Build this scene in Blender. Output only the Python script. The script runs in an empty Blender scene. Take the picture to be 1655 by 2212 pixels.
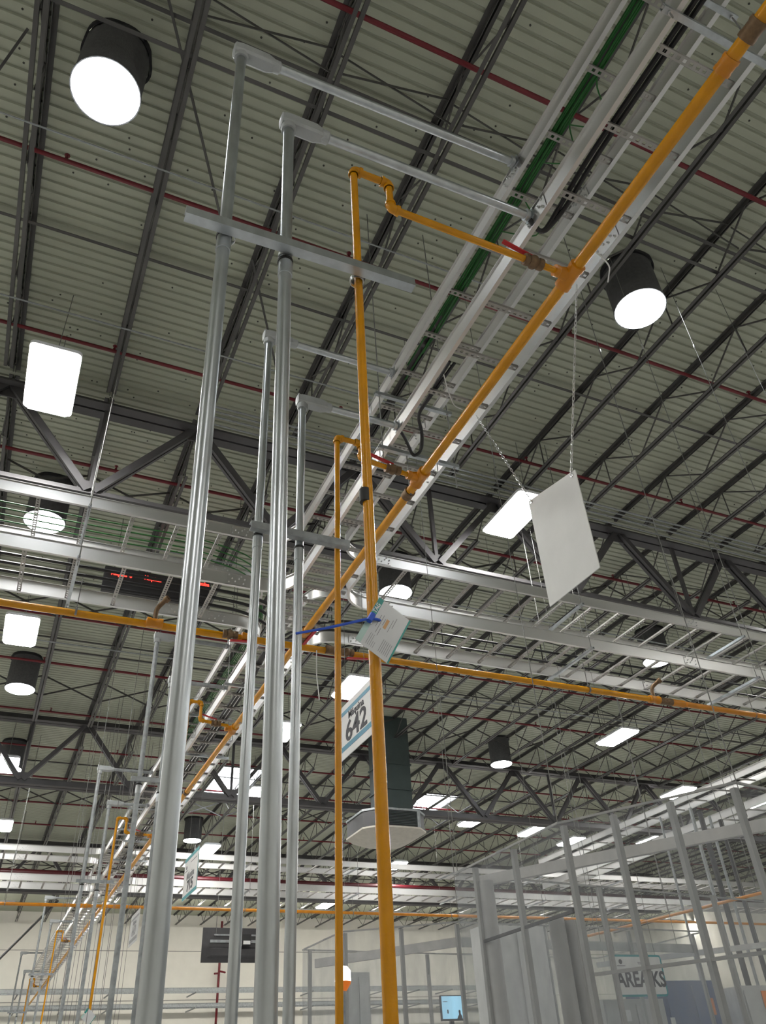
import bpy, math, random
from mathutils import Vector as V, Matrix

random.seed(7)
sc = bpy.context.scene
COL = sc.collection

# ------------------------------------------------------------------ camera, world, exposure
W, H, F = 1655, 2212, 1700.0
PITCH, ROLL, YAW = math.radians(36.6), math.radians(3.64), math.radians(26.2)
CAM = V((0, 0, 1.5))
FW = V((math.sin(YAW)*math.cos(PITCH), math.cos(YAW)*math.cos(PITCH), math.sin(PITCH)))
_r = V((math.cos(YAW), -math.sin(YAW), 0)); _u = _r.cross(FW)
RT = _r*math.cos(ROLL) - _u*math.sin(ROLL)
UP = _r*math.sin(ROLL) + _u*math.cos(ROLL)
cd = bpy.data.cameras.new('camera'); cam = bpy.data.objects.new('camera', cd); COL.objects.link(cam)
cd.sensor_fit = 'VERTICAL'; cd.sensor_height = 24.0; cd.lens = 24.0*F/H
cd.clip_start = 0.05; cd.clip_end = 200
cam.matrix_world = Matrix(((RT.x, UP.x, -FW.x, CAM.x), (RT.y, UP.y, -FW.y, CAM.y), (RT.z, UP.z, -FW.z, CAM.z), (0, 0, 0, 1)))
sc.camera = cam
wd = bpy.data.worlds.new('world'); sc.world = wd; wd.use_nodes = True
wd.node_tree.nodes['Background'].inputs[0].default_value = (0.75, 0.82, 0.9, 1)
wd.node_tree.nodes['Background'].inputs[1].default_value = 0.25
sc.view_settings.view_transform = 'Standard'; sc.view_settings.look = 'None'
sc.view_settings.exposure = 0.1; sc.view_settings.gamma = 1.0; sc.view_settings.use_curve_mapping = False
sc.cycles.max_bounces = 6; sc.cycles.diffuse_bounces = 2; sc.cycles.glossy_bounces = 2; sc.cycles.use_light_tree = False; sc.cycles.use_adaptive_sampling = True; sc.cycles.adaptive_threshold = 0.03; sc.cycles.adaptive_min_samples = 12; sc.cycles.transparent_max_bounces = 16
sc.cycles.caustics_reflective = False; sc.cycles.caustics_refractive = False; sc.cycles.sample_clamp_indirect = 6.0
LAMP = 70.0      # radiance of the high-bay lamps
TUBE = 30.0      # radiance of the daylight tube lenses

def proj(p):
    v = V(p) - CAM; z = v.dot(FW)
    return (W/2 + F*v.dot(RT)/z, H/2 - F*v.dot(UP)/z, z) if z > 0.05 else (-9e9, -9e9, z)
def ray(x, y): return FW*F + RT*(x-W/2) - UP*(y-H/2)
def onX(x, y, X): d = ray(x, y); return CAM + d*(X/d.x)
def onY(x, y, Y): d = ray(x, y); return CAM + d*(Y/d.y)
def onZ(x, y, z): d = ray(x, y); return CAM + d*((z-1.5)/d.z)
def seen(pts, m=40):
    for p in pts:
        x, y, z = proj(p)
        if z > 0 and -m < x < W+m and -m < y < H+m: return True
    return False
def seg_seen(a, b, m=40, n=40):
    a, b = V(a), V(b)
    return seen([a.lerp(b, i/n) for i in range(n+1)], m)
ORD = ['first', 'second', 'third', 'fourth', 'fifth', 'sixth', 'seventh', 'eighth', 'ninth', 'tenth', 'eleventh', 'twelfth', 'thirteenth',
       'fourteenth', 'fifteenth', 'sixteenth', 'seventeenth', 'eighteenth', 'nineteenth', 'twentieth', 'twenty-first', 'twenty-second',
       'twenty-third', 'twenty-fourth', 'twenty-fifth', 'twenty-sixth', 'twenty-seventh', 'twenty-eighth', 'twenty-ninth', 'thirtieth']

# ------------------------------------------------------------------ materials
MATS = {}
def pbr(name, col, metal=0.0, rough=0.5, var=0.08, scale=9.0, bump=0.0, bscale=60.0, stretch=None, emit=None, spec=0.5, rvar=0.0):
    m = bpy.data.materials.new(name); m.use_nodes = True; nt = m.node_tree
    b = nt.nodes['Principled BSDF']
    b.inputs['Metallic'].default_value = metal; b.inputs['Roughness'].default_value = rough
    b.inputs['Specular IOR Level'].default_value = spec
    tc = nt.nodes.new('ShaderNodeTexCoord'); mp = nt.nodes.new('ShaderNodeMapping')
    nt.links.new(tc.outputs['Object'], mp.inputs[0])
    if stretch: mp.inputs['Scale'].default_value = stretch
    nz = nt.nodes.new('ShaderNodeTexNoise'); nz.inputs['Scale'].default_value = scale; nz.inputs['Detail'].default_value = 5
    nt.links.new(mp.outputs[0], nz.inputs['Vector'])
    rp = nt.nodes.new('ShaderNodeValToRGB')
    rp.color_ramp.elements[0].position = 0.3; rp.color_ramp.elements[1].position = 0.7
    rp.color_ramp.elements[0].color = [max(0, c*(1-var)) for c in col]+[1]
    rp.color_ramp.elements[1].color = [min(1, c*(1+var)) for c in col]+[1]
    nt.links.new(nz.outputs['Fac'], rp.inputs[0]); nt.links.new(rp.outputs[0], b.inputs['Base Color'])
    if rvar:
        mr = nt.nodes.new('ShaderNodeMapRange'); mr.inputs[3].default_value = max(0.05, rough-rvar); mr.inputs[4].default_value = min(1, rough+rvar)
        nt.links.new(nz.outputs['Fac'], mr.inputs[0]); nt.links.new(mr.outputs[0], b.inputs['Roughness'])
    if bump:
        n2 = nt.nodes.new('ShaderNodeTexNoise'); n2.inputs['Scale'].default_value = bscale
        nt.links.new(mp.outputs[0], n2.inputs['Vector'])
        bp = nt.nodes.new('ShaderNodeBump'); bp.inputs['Strength'].default_value = bump; bp.inputs['Distance'].default_value = 0.01
        nt.links.new(n2.outputs['Fac'], bp.inputs['Height']); nt.links.new(bp.outputs[0], b.inputs['Normal'])
    if emit:
        b.inputs['Emission Color'].default_value = list(emit[:3])+[1]; b.inputs['Emission Strength'].default_value = emit[3]
    m.cycles.emission_sampling = 'NONE'; MATS[name] = m
    return m
pbr('deck', (0.45, 0.475, 0.37), 0, 0.55, 0.05, 1.2)
pbr('deck_screw', (0.06, 0.06, 0.05), 0.3, 0.6)
pbr('joist_paint', (0.085, 0.082, 0.078), 0.1, 0.5, 0.15, 3)
pbr('girder_paint', (0.075, 0.072, 0.075), 0.1, 0.55, 0.15, 3)
pbr('red_paint', (0.15, 0.005, 0.012), 0, 0.4, 0.1, 5)
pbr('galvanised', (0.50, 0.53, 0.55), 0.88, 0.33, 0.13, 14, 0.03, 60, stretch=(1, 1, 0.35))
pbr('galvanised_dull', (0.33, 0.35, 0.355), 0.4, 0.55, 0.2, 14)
pbr('cast_grey', (0.44, 0.46, 0.46), 0.3, 0.55, 0.06, 12, 0.2, 120)
pbr('aluminium', (0.68, 0.675, 0.66), 0.95, 0.36, 0.05, 1.5)
pbr('rung_metal', (0.40, 0.385, 0.36), 0.6, 0.45, 0.1, 8)
pbr('zinc_bolt', (0.7, 0.7, 0.7), 0.9, 0.3)
pbr('orange_paint', (0.64, 0.275, 0.003), 0, 0.26, 0.10, 7, 0.25, 55, spec=0.4)
pbr('orange_dark', (0.58, 0.212, 0.003), 0, 0.35, 0.12, 7, 0.2, 55)
pbr('brass', (0.17, 0.105, 0.055), 0.5, 0.5, 0.25, 30)
pbr('black_marker', (0.02, 0.02, 0.02), 0, 0.6)
pbr('valve_red', (0.5, 0.012, 0.02), 0, 0.35)
pbr('green_cable', (0.015, 0.14, 0.02), 0, 0.5, 0.2, 20)
pbr('black_cable', (0.012, 0.012, 0.014), 0, 0.4)
pbr('wire_steel', (0.20, 0.20, 0.19), 0.4, 0.5)
pbr('fire_red', (0.06, 0.0015, 0.005), 0, 0.4, 0.1, 5)
pbr('tube_grey', (0.085, 0.085, 0.088), 0, 0.75, 0.15, 25, 0.2, 80)
pbr('tube_flashing', (0.02, 0.02, 0.022), 0, 0.8)
pbr('white_housing', (0.82, 0.83, 0.85), 0, 0.4, 0.03)
pbr('sign_white', (0.80, 0.80, 0.78), 0, 0.5, 0.04, 4)
pbr('sign_grey', (0.55, 0.56, 0.55), 0, 0.6, 0.04, 4)
pbr('sign_blue', (0.06, 0.26, 0.38), 0, 0.45)
pbr('sign_teal', (0.02, 0.30, 0.33), 0, 0.45)
pbr('tag_teal', (0.01, 0.26, 0.22), 0, 0.35)
pbr('tag_pale', (0.48, 0.66, 0.60), 0, 0.3)
pbr('tag_card', (0.66, 0.67, 0.67), 0, 0.3, 0.03)
pbr('print_black', (0.05, 0.05, 0.06), 0, 0.6)
pbr('print_grey', (0.30, 0.30, 0.31), 0, 0.6)
pbr('print_orange', (0.72, 0.42, 0.2), 0, 0.6)
pbr('tie_blue', (0.02, 0.09, 0.55), 0, 0.4)
pbr('wall_white', (0.80, 0.78, 0.71), 0, 0.7, 0.03, 2)
pbr('wall_joint', (0.36, 0.35, 0.33), 0, 0.8)
pbr('floor_grey', (0.50, 0.50, 0.49), 0, 0.4, 0.08, 0.8)
pbr('tv_black', (0.035, 0.034, 0.036), 0, 0.45, 0.15, 6)
pbr('duct_green', (0.05, 0.07, 0.068), 0.1, 0.6, 0.1, 3)
pbr('cooler_beige', (0.50, 0.47, 0.40), 0, 0.6)
pbr('frame_grey', (0.36, 0.36, 0.35), 0.1, 0.5, 0.05)
pbr('cabinet_grey', (0.50, 0.50, 0.49), 0, 0.5, 0.05)
pbr('cabinet_blue', (0.02, 0.07, 0.22), 0, 0.45, 0.1)
pbr('label_orange', (0.85, 0.25, 0.03), 0, 0.5)
pbr('beam_white', (0.56, 0.55, 0.53), 0, 0.5)
pbr('amber_lens', (0.45, 0.09, 0.01), 0, 0.3, emit=(1, 0.25, 0.02, 0.35))
pbr('wood_brown', (0.22, 0.14, 0.07), 0, 0.6)
def emis(name, col, s):
    m = bpy.data.materials.new(name); m.use_nodes = True; nt = m.node_tree; nt.nodes.clear()
    o = nt.nodes.new('ShaderNodeOutputMaterial'); e = nt.nodes.new('ShaderNodeEmission')
    e.inputs[0].default_value = list(col)+[1]; e.inputs[1].default_value = s
    nt.links.new(e.outputs[0], o.inputs[0]); MATS[name] = m
    m.cycles.emission_sampling = 'FRONT' if s > 20 or name == 'sky_pane' else 'NONE'
emis('led_lens', (1, 0.985, 0.955), LAMP)
emis('tube_lens', (0.94, 0.97, 1.0), TUBE)
emis('sky_pane', (0.9, 0.95, 1.0), 9.0)
emis('added_batten_lens', (1, 0.96, 0.88), 75.0)
emis('red_led', (1, 0.03, 0.02), 5.0)
emis('screen_blue', (0.42, 0.78, 1.0), 1.0)
emis('beacon_lit', (1, 0.93, 0.82), 8.0)
def plastic(name, haze, col):
    m = bpy.data.materials.new(name); m.use_nodes = True; nt = m.node_tree; nt.nodes.clear()
    o = nt.nodes.new('ShaderNodeOutputMaterial'); mx = nt.nodes.new('ShaderNodeMixShader'); tr = nt.nodes.new('ShaderNodeBsdfTransparent')
    pb = nt.nodes.new('ShaderNodeBsdfPrincipled'); pb.inputs['Base Color'].default_value = list(col)+[1]; pb.inputs['Roughness'].default_value = 0.16
    tc = nt.nodes.new('ShaderNodeTexCoord'); mp = nt.nodes.new('ShaderNodeMapping'); mp.inputs['Scale'].default_value = (1.6, 1.6, 0.55)
    nz = nt.nodes.new('ShaderNodeTexNoise'); nz.inputs['Scale'].default_value = 2.6; nz.inputs['Detail'].default_value = 7; nz.inputs['Distortion'].default_value = 0.9
    mr = nt.nodes.new('ShaderNodeMapRange'); mr.inputs[1].default_value = 0.3; mr.inputs[2].default_value = 0.75
    mr.inputs[3].default_value = haze*0.45; mr.inputs[4].default_value = haze*1.7
    bp = nt.nodes.new('ShaderNodeBump'); bp.inputs['Strength'].default_value = 0.35; bp.inputs['Distance'].default_value = 0.05
    tr.inputs[0].default_value = (0.93, 0.94, 0.94, 1)
    nt.links.new(tc.outputs['Object'], mp.inputs[0]); nt.links.new(mp.outputs[0], nz.inputs['Vector']); nt.links.new(nz.outputs['Fac'], mr.inputs[0])
    nt.links.new(nz.outputs['Fac'], bp.inputs['Height']); nt.links.new(bp.outputs[0], pb.inputs['Normal'])
    nt.links.new(mr.outputs[0], mx.inputs[0]); nt.links.new(tr.outputs[0], mx.inputs[1]); nt.links.new(pb.outputs[0], mx.inputs[2])
    nt.links.new(mx.outputs[0], o.inputs[0]); MATS[name] = m
plastic('clear_vinyl', 0.18, (0.52, 0.54, 0.57))

# ------------------------------------------------------------------ mesh building
Z = V((0, 0, 1))
class MB:
    def __init__(s): s.v = []; s.f = []
    def add(s, vs, fs):
        o = len(s.v); s.v += [V(p) for p in vs]; s.f += [[i+o for i in f] for f in fs]; return s
    def box(s, a, b):
        (x0, y0, z0), (x1, y1, z1) = a, b
        return s.add([(x0, y0, z0), (x1, y0, z0), (x1, y1, z0), (x0, y1, z0), (x0, y0, z1), (x1, y0, z1), (x1, y1, z1), (x0, y1, z1)],
                     [(0, 3, 2, 1), (4, 5, 6, 7), (0, 1, 5, 4), (1, 2, 6, 5), (2, 3, 7, 6), (3, 0, 4, 7)])
    def ring(s, rings, closed_ends=True):
        n = len(rings[0]); vs = [p for r in rings for p in r]; fs = []
        for k in range(len(rings)-1):
            for i in range(n):
                j = (i+1) % n
                fs.append((k*n+i, k*n+j, (k+1)*n+j, (k+1)*n+i))
        if closed_ends: fs.append(tuple(reversed(range(n)))); fs.append(tuple(range((len(rings)-1)*n, len(rings)*n)))
        return s.add(vs, fs)
    def prism(s, a, b, prof, up=Z):
        a, b = V(a), V(b); d = (b-a).normalized(); u = V(up)
        side = d.cross(u)
        if side.length < 1e-4: side = d.cross(V((0, 1, 0)))
        side.normalize(); u = side.cross(d).normalized()
        return s.ring([[p+side*x+u*y for x, y in prof] for p in (a, b)])
    def beam(s, a, b, w, h, up=Z):
        return s.prism(a, b, [(-w/2, -h/2), (w/2, -h/2), (w/2, h/2), (-w/2, h/2)], up)
    def sweep(s, pts, prof):
        pts = [V(p) for p in pts]; rs = []
        for i, p in enumerate(pts):
            t = (pts[min(i+1, len(pts)-1)]-pts[max(i-1, 0)]).normalized(); side = t.cross(Z).normalized()
            rs.append([p+side*x+Z*y for x, y in prof])
        return s.ring(rs)
    def tube(s, pts, r, n=10, r1=None):
        pts = [V(p) for p in pts]; rs = []; t0 = (pts[1]-pts[0]).normalized()
        ref = t0.cross(Z)
        if ref.length < 0.05: ref = t0.cross(V((1, 0, 0)))
        ref.normalize()
        for i, p in enumerate(pts):
            t = (pts[min(i+1, len(pts)-1)]-pts[max(i-1, 0)]).normalized()
            ref = (ref - t*ref.dot(t)).normalized(); o = t.cross(ref)
            rr = r if r1 is None else r+(r1-r)*i/(len(pts)-1)
            rs.append([p+ref*(rr*math.cos(2*math.pi*k/n))+o*(rr*math.sin(2*math.pi*k/n)) for k in range(n)])
        return s.ring(rs)
    def lathe(s, c, prof, n=24, axis=Z, caps=True):
        c = V(c); ax = V(axis).normalized(); x = ax.cross(V((0, 1, 0)))
        if x.length < 0.05: x = ax.cross(V((1, 0, 0)))
        x.normalize(); y = ax.cross(x)
        return s.ring([[c+ax*h+x*(r*math.cos(2*math.pi*k/n))+y*(r*math.sin(2*math.pi*k/n)) for k in range(n)] for r, h in prof], caps)
    def bbox(s):
        return (V((min(p.x for p in s.v), min(p.y for p in s.v), min(p.z for p in s.v))), V((max(p.x for p in s.v), max(p.y for p in s.v), max(p.z for p in s.v))))
ORG = {}
def mesh_of(name, mb, mat, org):
    me = bpy.data.meshes.new(name); me.from_pydata([p-org for p in mb.v], [], mb.f)
    me.materials.append(MATS[mat]); me.update()
    me.shade_smooth(); me.set_sharp_from_angle(angle=math.radians(38))
    return me
def part(parent, name, mb, mat, label=None, kind=None):
    org = ORG[parent.name]; ob = bpy.data.objects.new(name, mesh_of(name, mb, mat, org)); COL.objects.link(ob)
    ob.parent = parent; ORG[ob.name] = org
    if label: ob['label'] = label
    if kind: ob['kind'] = kind
    return ob
def tag(ob, label=None, cat=None, group=None, kind=None):
    if label: ob['label'] = label
    if cat: ob['category'] = cat
    if group: ob['group'] = group
    if kind: ob['kind'] = kind
    return ob
def thing(name, label, cat, loc, group=None):
    ob = bpy.data.objects.new(name, None); COL.objects.link(ob); ob.location = loc; ob.empty_display_size = 0.1; ORG[ob.name] = V(loc)
    return tag(ob, label, cat, group)
def solo(name, mb, mat, label=None, cat=None, group=None, kind=None):
    lo, hi = mb.bbox(); org = V(((lo.x+hi.x)/2, (lo.y+hi.y)/2, lo.z))
    ob = bpy.data.objects.new(name, mesh_of(name, mb, mat, org)); COL.objects.link(ob); ob.location = org; ORG[ob.name] = org
    return tag(ob, label, cat, group, kind)
def clone_part(src, parent, off=(0, 0, 0)):
    c = src.copy(); COL.objects.link(c); c.parent = parent; c.location = src.location + V(off); ORG[c.name] = ORG[parent.name]
    return c
def fillet(pts, r, n=5):
    pts = [V(p) for p in pts]; out = [pts[0]]
    for i in range(1, len(pts)-1):
        a, b, c = pts[i-1], pts[i], pts[i+1]; d0 = (a-b); d1 = (c-b); rr = min(r, d0.length*0.49, d1.length*0.49)
        p0 = b+d0.normalized()*rr; p1 = b+d1.normalized()*rr
        for k in range(n+1):
            t = k/n; out.append(p0*(1-t)**2 + b*(2*t*(1-t)) + p1*t*t)
    return out+[pts[-1]]
def text(parent, name, s, size, mat, origin, xa, ya, bold=0.0, depth=0.002, align='CENTER', sx=1.0, label=None):
    cu = bpy.data.curves.new(name, 'FONT'); cu.body = s; cu.size = size; cu.align_x = align; cu.align_y = 'CENTER'
    cu.extrude = depth; cu.offset = bold; cu.resolution_u = 3
    ob = bpy.data.objects.new(name, cu); COL.objects.link(ob)
    me = bpy.data.meshes.new_from_object(ob.evaluated_get(bpy.context.evaluated_depsgraph_get()))
    bpy.data.objects.remove(ob); bpy.data.curves.remove(cu)
    xa, ya = V(xa).normalized(), V(ya).normalized(); za = xa.cross(ya); org = ORG[parent.name]
    for v in me.vertices:
        c = v.co.copy(); v.co = V(origin)+xa*(c.x*sx)+ya*c.y+za*c.z-org
    me.materials.clear(); me.materials.append(MATS[mat])
    o = bpy.data.objects.new(name, me); COL.objects.link(o); o.parent = parent; ORG[o.name] = org
    if label: o['label'] = label
    return o

# ------------------------------------------------------------------ the hall: floor, walls, roof deck
KR, KT = 1.15, 0.87             # the roof and the tray system are laid out in camera-height units and brought to real size below
def rescale(objs, k):
    done = set()
    for o in objs:
        o.location = (CAM+(o.location-CAM)*k) if o.parent is None else o.location*k
        if o.data is not None and o.data.name not in done:
            done.add(o.data.name); o.data.transform(Matrix.Scale(k, 4))
def created(before): return [o for o in COL.objects if o.name not in before]
def names(): return set(o.name for o in COL.objects)
DKW = 1.5+7.15*KR               # underside of the roof deck
X0, X1, Y0, Y1 = -10.0, 39.0, -8.0, 46.0
m = MB().box((X0, Y0, -0.2), (X1, Y1, 0)); solo('floor', m, 'floor_grey', kind='structure')
bw = thing('wall_back', None, None, (X0, Y1, 0)); bw['kind'] = 'structure'
zj = [0, 1.85, 3.75, 5.9, 8.05, DKW+0.25]
for k in range(5):              # tilt-up panel courses with recessed joints
    part(bw, 'wall_panel', MB().box((X0, Y1, zj[k]+0.02), (X1, Y1+0.2, zj[k+1]-0.02)), 'wall_white')
part(bw, 'joint', MB().box((X0, Y1+0.02, 0), (X1, Y1+0.18, DKW+0.2)), 'wall_joint')
solo('wall_left', MB().box((X0-0.2, Y0, 0), (X0, Y1, DKW+0.25)), 'wall_white', kind='structure')
solo('wall_right', MB().box((X1, Y0, 0), (X1+0.2, Y1, DKW+0.25)), 'wall_white', kind='structure')
solo('wall_front', MB().box((X0, Y0-0.2, 0), (X1, Y0, DKW+0.25)), 'wall_white', kind='structure')
before = names()
DK = 8.65
X0, X1, Y0, Y1 = X0/KR, X1/KR, Y0/KR, Y1/KR
PIT = 0.107
m = MB(); n = int((Y1-Y0)/PIT)+1; prev = None; prof = []
for i in range(n):              # trapezoid ribs running across the hall
    y = Y0+i*PIT
    prof += [(y, DK), (y+0.070, DK), (y+0.080, DK+0.020), (y+0.097, DK+0.020)]
vs = []; fs = []
for y, z in prof: vs += [(X0, y, z), (X1, y, z)]
for i in range(len(prof)-1): fs.append((2*i, 2*i+2, 2*i+3, 2*i+1))
m.add(vs, fs); m.add([(X0, Y0, DK+0.2), (X1, Y0, DK+0.2), (X1, Y1, DK+0.2), (X0, Y1, DK+0.2)], [(0, 1, 2, 3)])
deck = solo('ceiling', m, 'deck', kind='structure')
m = MB(); k = 0
while k < 900:                  # screw heads scattered on the flats
    x = random.uniform(-1.6, 13); i = random.randint(int((1.0-Y0)/PIT), int((13-Y0)/PIT)); y = Y0+i*PIT+0.035
    if seen([(x, y, DK)], 5): m.lathe((x, y, DK), [(0.010, -0.006), (0.010, 0.001)], 5)
    k += 1
part(deck, 'deck_screw', m, 'deck_screw', kind='stuff')

# ------------------------------------------------------------------ bar joists along the hall, girder trusses across it
GY = [7.6, 17.8, 28.0]
BAYS = [(-2.5, 7.55), (7.65, 17.75), (17.85, 27.95), (28.05, 39.9)]
BAYN = ['nearest bay', 'second bay', 'third bay', 'far bay']
JB = 8.14                       # bottom chord
JX = [0.08+1.1*k for k in range(-2, 30)]
for bi, (ya, yb) in enumerate(BAYS):
    xs = [x for x in JX if seg_seen((x, ya, 8.4), (x, yb, 8.4), 60)]
    for i, x in enumerate(xs):
        t = thing('roof_joist', 'grey open-web steel roof joist, %s from the left in the %s' % ((ORD+['thirty-first','thirty-second','thirty-third'])[i], BAYN[bi]), 'joist', (x, ya, JB), 'bar joists of the roof')
        m = MB()
        for s in (-1, 1): m.prism((x+s*0.010, ya, DK-0.055), (x+s*0.010, yb, DK-0.055), [(0, 0), (s*0.006, 0), (s*0.006, 0.049), (s*0.048, 0.049), (s*0.048, 0.055), (0, 0.055)][::s] if s > 0 else [(0, 0), (0, 0.055), (-0.048, 0.055), (-0.048, 0.049), (-0.006, 0.049), (-0.006, 0)])
        part(t, 'top_chord', m, 'joist_paint')
        y2a, y2b = ya+0.55, yb-0.55
        for s in (-1, 1):
            m = MB()
            m.prism((x+s*0.012, y2a, JB), (x+s*0.012, y2b, JB), [(0, 0), (s*0.036, 0), (s*0.036, 0.005), (s*0.006, 0.005), (s*0.006, 0.04), (0, 0.04)] if s > 0 else [(0, 0), (0, 0.04), (-0.006, 0.04), (-0.006, 0.005), (-0.036, 0.005), (-0.036, 0)])
            part(t, 'bottom_chord', m, 'joist_paint')
        pts = [V((x, ya+0.1, DK-0.03))]; p = 0.62; kk = int((y2b-y2a)/p); p = (y2b-y2a)/kk
        for q in range(kk+1): pts.append(V((x, y2a+q*p, JB+0.02 if q % 2 == 0 else DK-0.03)))
        pts.append(V((x, yb-0.1, DK-0.03)))
        m = MB()
        for a, b in zip(pts[:-1], pts[1:]): m.tube([a, b], 0.011, 6)
        for q in range(1, kk, 4): m.tube([(x, y2a+q*p, JB+0.02), (x, y2a+q*p, DK-0.03)], 0.009, 5)
        part(t, 'web_rod', m, 'joist_paint')
GT, GB = 8.44, 7.08
for gi, gy in enumerate(GY):
    t = thing('girder_truss', 'dark steel girder truss carrying the joists, %s from the camera' % ORD[gi], 'truss', (3, gy, GB), 'girder trusses')
    nodes_t = [1.18+2.2*k for k in range(-2, 12)]
    xa, xb = nodes_t[0], nodes_t[-1]
    for nm, z in (('top_chord', GT), ('bottom_chord', GB)):
        m = MB()
        for s in (-1, 1):
            m.prism((xa, gy+s*0.015, z-0.07), (xb, gy+s*0.015, z-0.07), [(0, 0), (-s*0.13, 0), (-s*0.13, 0.014), (-s*0.014, 0.014), (-s*0.014, 0.14), (0, 0.14)])
        part(t, nm, m, 'girder_paint')
    for k, x in enumerate(nodes_t[:-1]):
        for (a, b) in (((x, gy, GT), (x+1.1, gy, GB)), ((x+1.1, gy, GB), (x+2.2, gy, GT))):
            a, b = V(a), V(b); d = (b-a)
            if not seg_seen(a, b, 80, 6): continue
            m = MB()
            for s in (-1, 1): m.beam(a+d*0.03+V((0, s*0.038, 0)), b-d*0.03+V((0, s*0.038, 0)), 0.05, 0.085, V((0, 1, 0)).cross(d))
            part(t, 'diagonal', m, 'girder_paint')
        part(t, 'gusset', MB().prism((x, gy-0.008, GT-0.09), (x, gy+0.008, GT-0.09), [(-0.17, 0.09), (-0.11, -0.11), (0.11, -0.11), (0.17, 0.09)]), 'girder_paint')
        part(t, 'gusset', MB().prism((x+1.1, gy-0.008, GB+0.07), (x+1.1, gy+0.008, GB+0.07), [(-0.17, -0.07), (0.17, -0.07), (0.11, 0.13), (-0.11, 0.13)]), 'girder_paint')
        if bool(k % 2): part(t, 'post', MB().beam((x+1.1, gy, GB), (x+1.1, gy, GT), 0.05, 0.05, V((0, 1, 0))), 'girder_paint')
# bridging angles running across under the deck, and crossed bracing rods between joists
for i, (y, z) in enumerate([(0.9, DK-0.075), (3.02, DK-0.075), (5.40, DK-0.075), (11.2, DK-0.075), (14.2, DK-0.075), (20.9, DK-0.075), (24.3, DK-0.075), (31.5, DK-0.075), (3.10, JB+0.055), (13.9, JB+0.055), (21.1, JB+0.055)]):
    xs = [x for x in [X0+0.5*k for k in range(86)] if seen([(x, y, z)], 60)]
    if not xs: continue
    a, b = max(X0+0.2, min(xs)-0.6), min(X1-0.2, max(xs)+0.6)
    m = MB().prism((a, y, z), (b, y, z), [(0, 0), (0.034, 0), (0.034, 0.005), (0.005, 0.005), (0.005, 0.034), (0, 0.034)])
    solo('bridging_angle', m, 'joist_paint', 'thin steel bridging angle crossing under the joists, number %s going away' % ORD[i] if False else
         'thin dark bridging angle across the %s, %s one going away' % ('joist tops' if z > 8.4 else 'joist bottoms', ORD[i]), 'bracing', 'bridging angles')
cb = 0
for y in (2.75, 9.2, 12.6, 15.9, 23.0, 30.7):
    xs = [x for x in JX if seen([(x+0.55, y, 8.4)], 30)]
    if not xs: continue
    t = thing('cross_bracing', 'row of crossed bracing rods between the roof joists, %s row going away' % ORD[cb], 'bracing', (xs[0], y, JB), 'crossed bracing rows'); cb += 1
    for x in xs:
        part(t, 'brace', MB().beam((x+0.03, y, JB+0.05), (x+1.07, y, DK-0.06), 0.006, 0.032), 'joist_paint')
        part(t, 'brace', MB().beam((x+0.03, y+0.02, DK-0.06), (x+1.07, y+0.02, JB+0.05), 0.006, 0.032), 'joist_paint')

# ------------------------------------------------------------------ red sprinkler lines through the joists
for i in range(14):
    y = 2.36+2.125*i; z = 8.40
    if y > 30: break
    if abs(y-17.8) < 0.4 or abs(y-28) < 0.4: y += 0.55
    if abs(y-15.11) < 0.2: y -= 0.25
    xs = [x for x in [X0+0.4*k for k in range(108)] if seen([(x, y, z)], 60)]
    if not xs: continue
    a, b = min(xs)-0.5, max(xs)+0.5
    t = thing('sprinkler_pipe', 'red sprinkler pipe threaded through the roof joists, %s from the camera' % ORD[i], 'pipe', (a, y, z), 'red sprinkler pipes')
    part(t, 'pipe', MB().tube([(a, y, z), (b, y, z)], 0.021 if i % 3 else 0.024, 10), 'red_paint')
    x = a+0.9+0.35*(i % 4)
    while x < b:
        if seen([(x, y, z)]): part(t, 'sprinkler_head', MB().lathe((x, y, z+0.015), [(0.016, 0), (0.016, 0.03), (0.008, 0.04), (0.008, 0.06), (0.026, 0.066), (0.026, 0.07)], 8), 'red_paint')
        x += 2.75

# ------------------------------------------------------------------ daylight tubes and high-bay lamps
def daylight_tube(x, y, label):
    t = thing('daylight_tube', label, 'skylight', (x, y, 8.0), 'round daylight tubes in the roof')
    part(t, 'shaft', MB().lathe((x, y, 8.03), [(0.262, 0), (0.262, DK-8.03)], 36, caps=False), 'tube_grey')
    rs = []
    for h, base in ((DK-0.05, 0.268), (DK-0.05, 0.286), (DK-0.002, 0.286), (DK-0.002, 0.268)):
        rs.append([V((x+(base+0.008*math.sin(7*a))*math.cos(a), y+(base+0.008*math.sin(5*a))*math.sin(a), h)) for a in [2*math.pi*k/36 for k in range(36)]])
    part(t, 'roof_collar', MB().ring(rs, False), 'tube_flashing')
    part(t, 'lens_ring', MB().lathe((x, y, 8.0), [(0.262, 0), (0.272, 0), (0.272, 0.035), (0.262, 0.035)], 36, caps=False), 'tube_grey')
    part(t, 'lens', MB().lathe((x, y, 8.0), [(0.255, -0.008), (0.262, 0.006)], 36), 'tube_lens')
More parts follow.
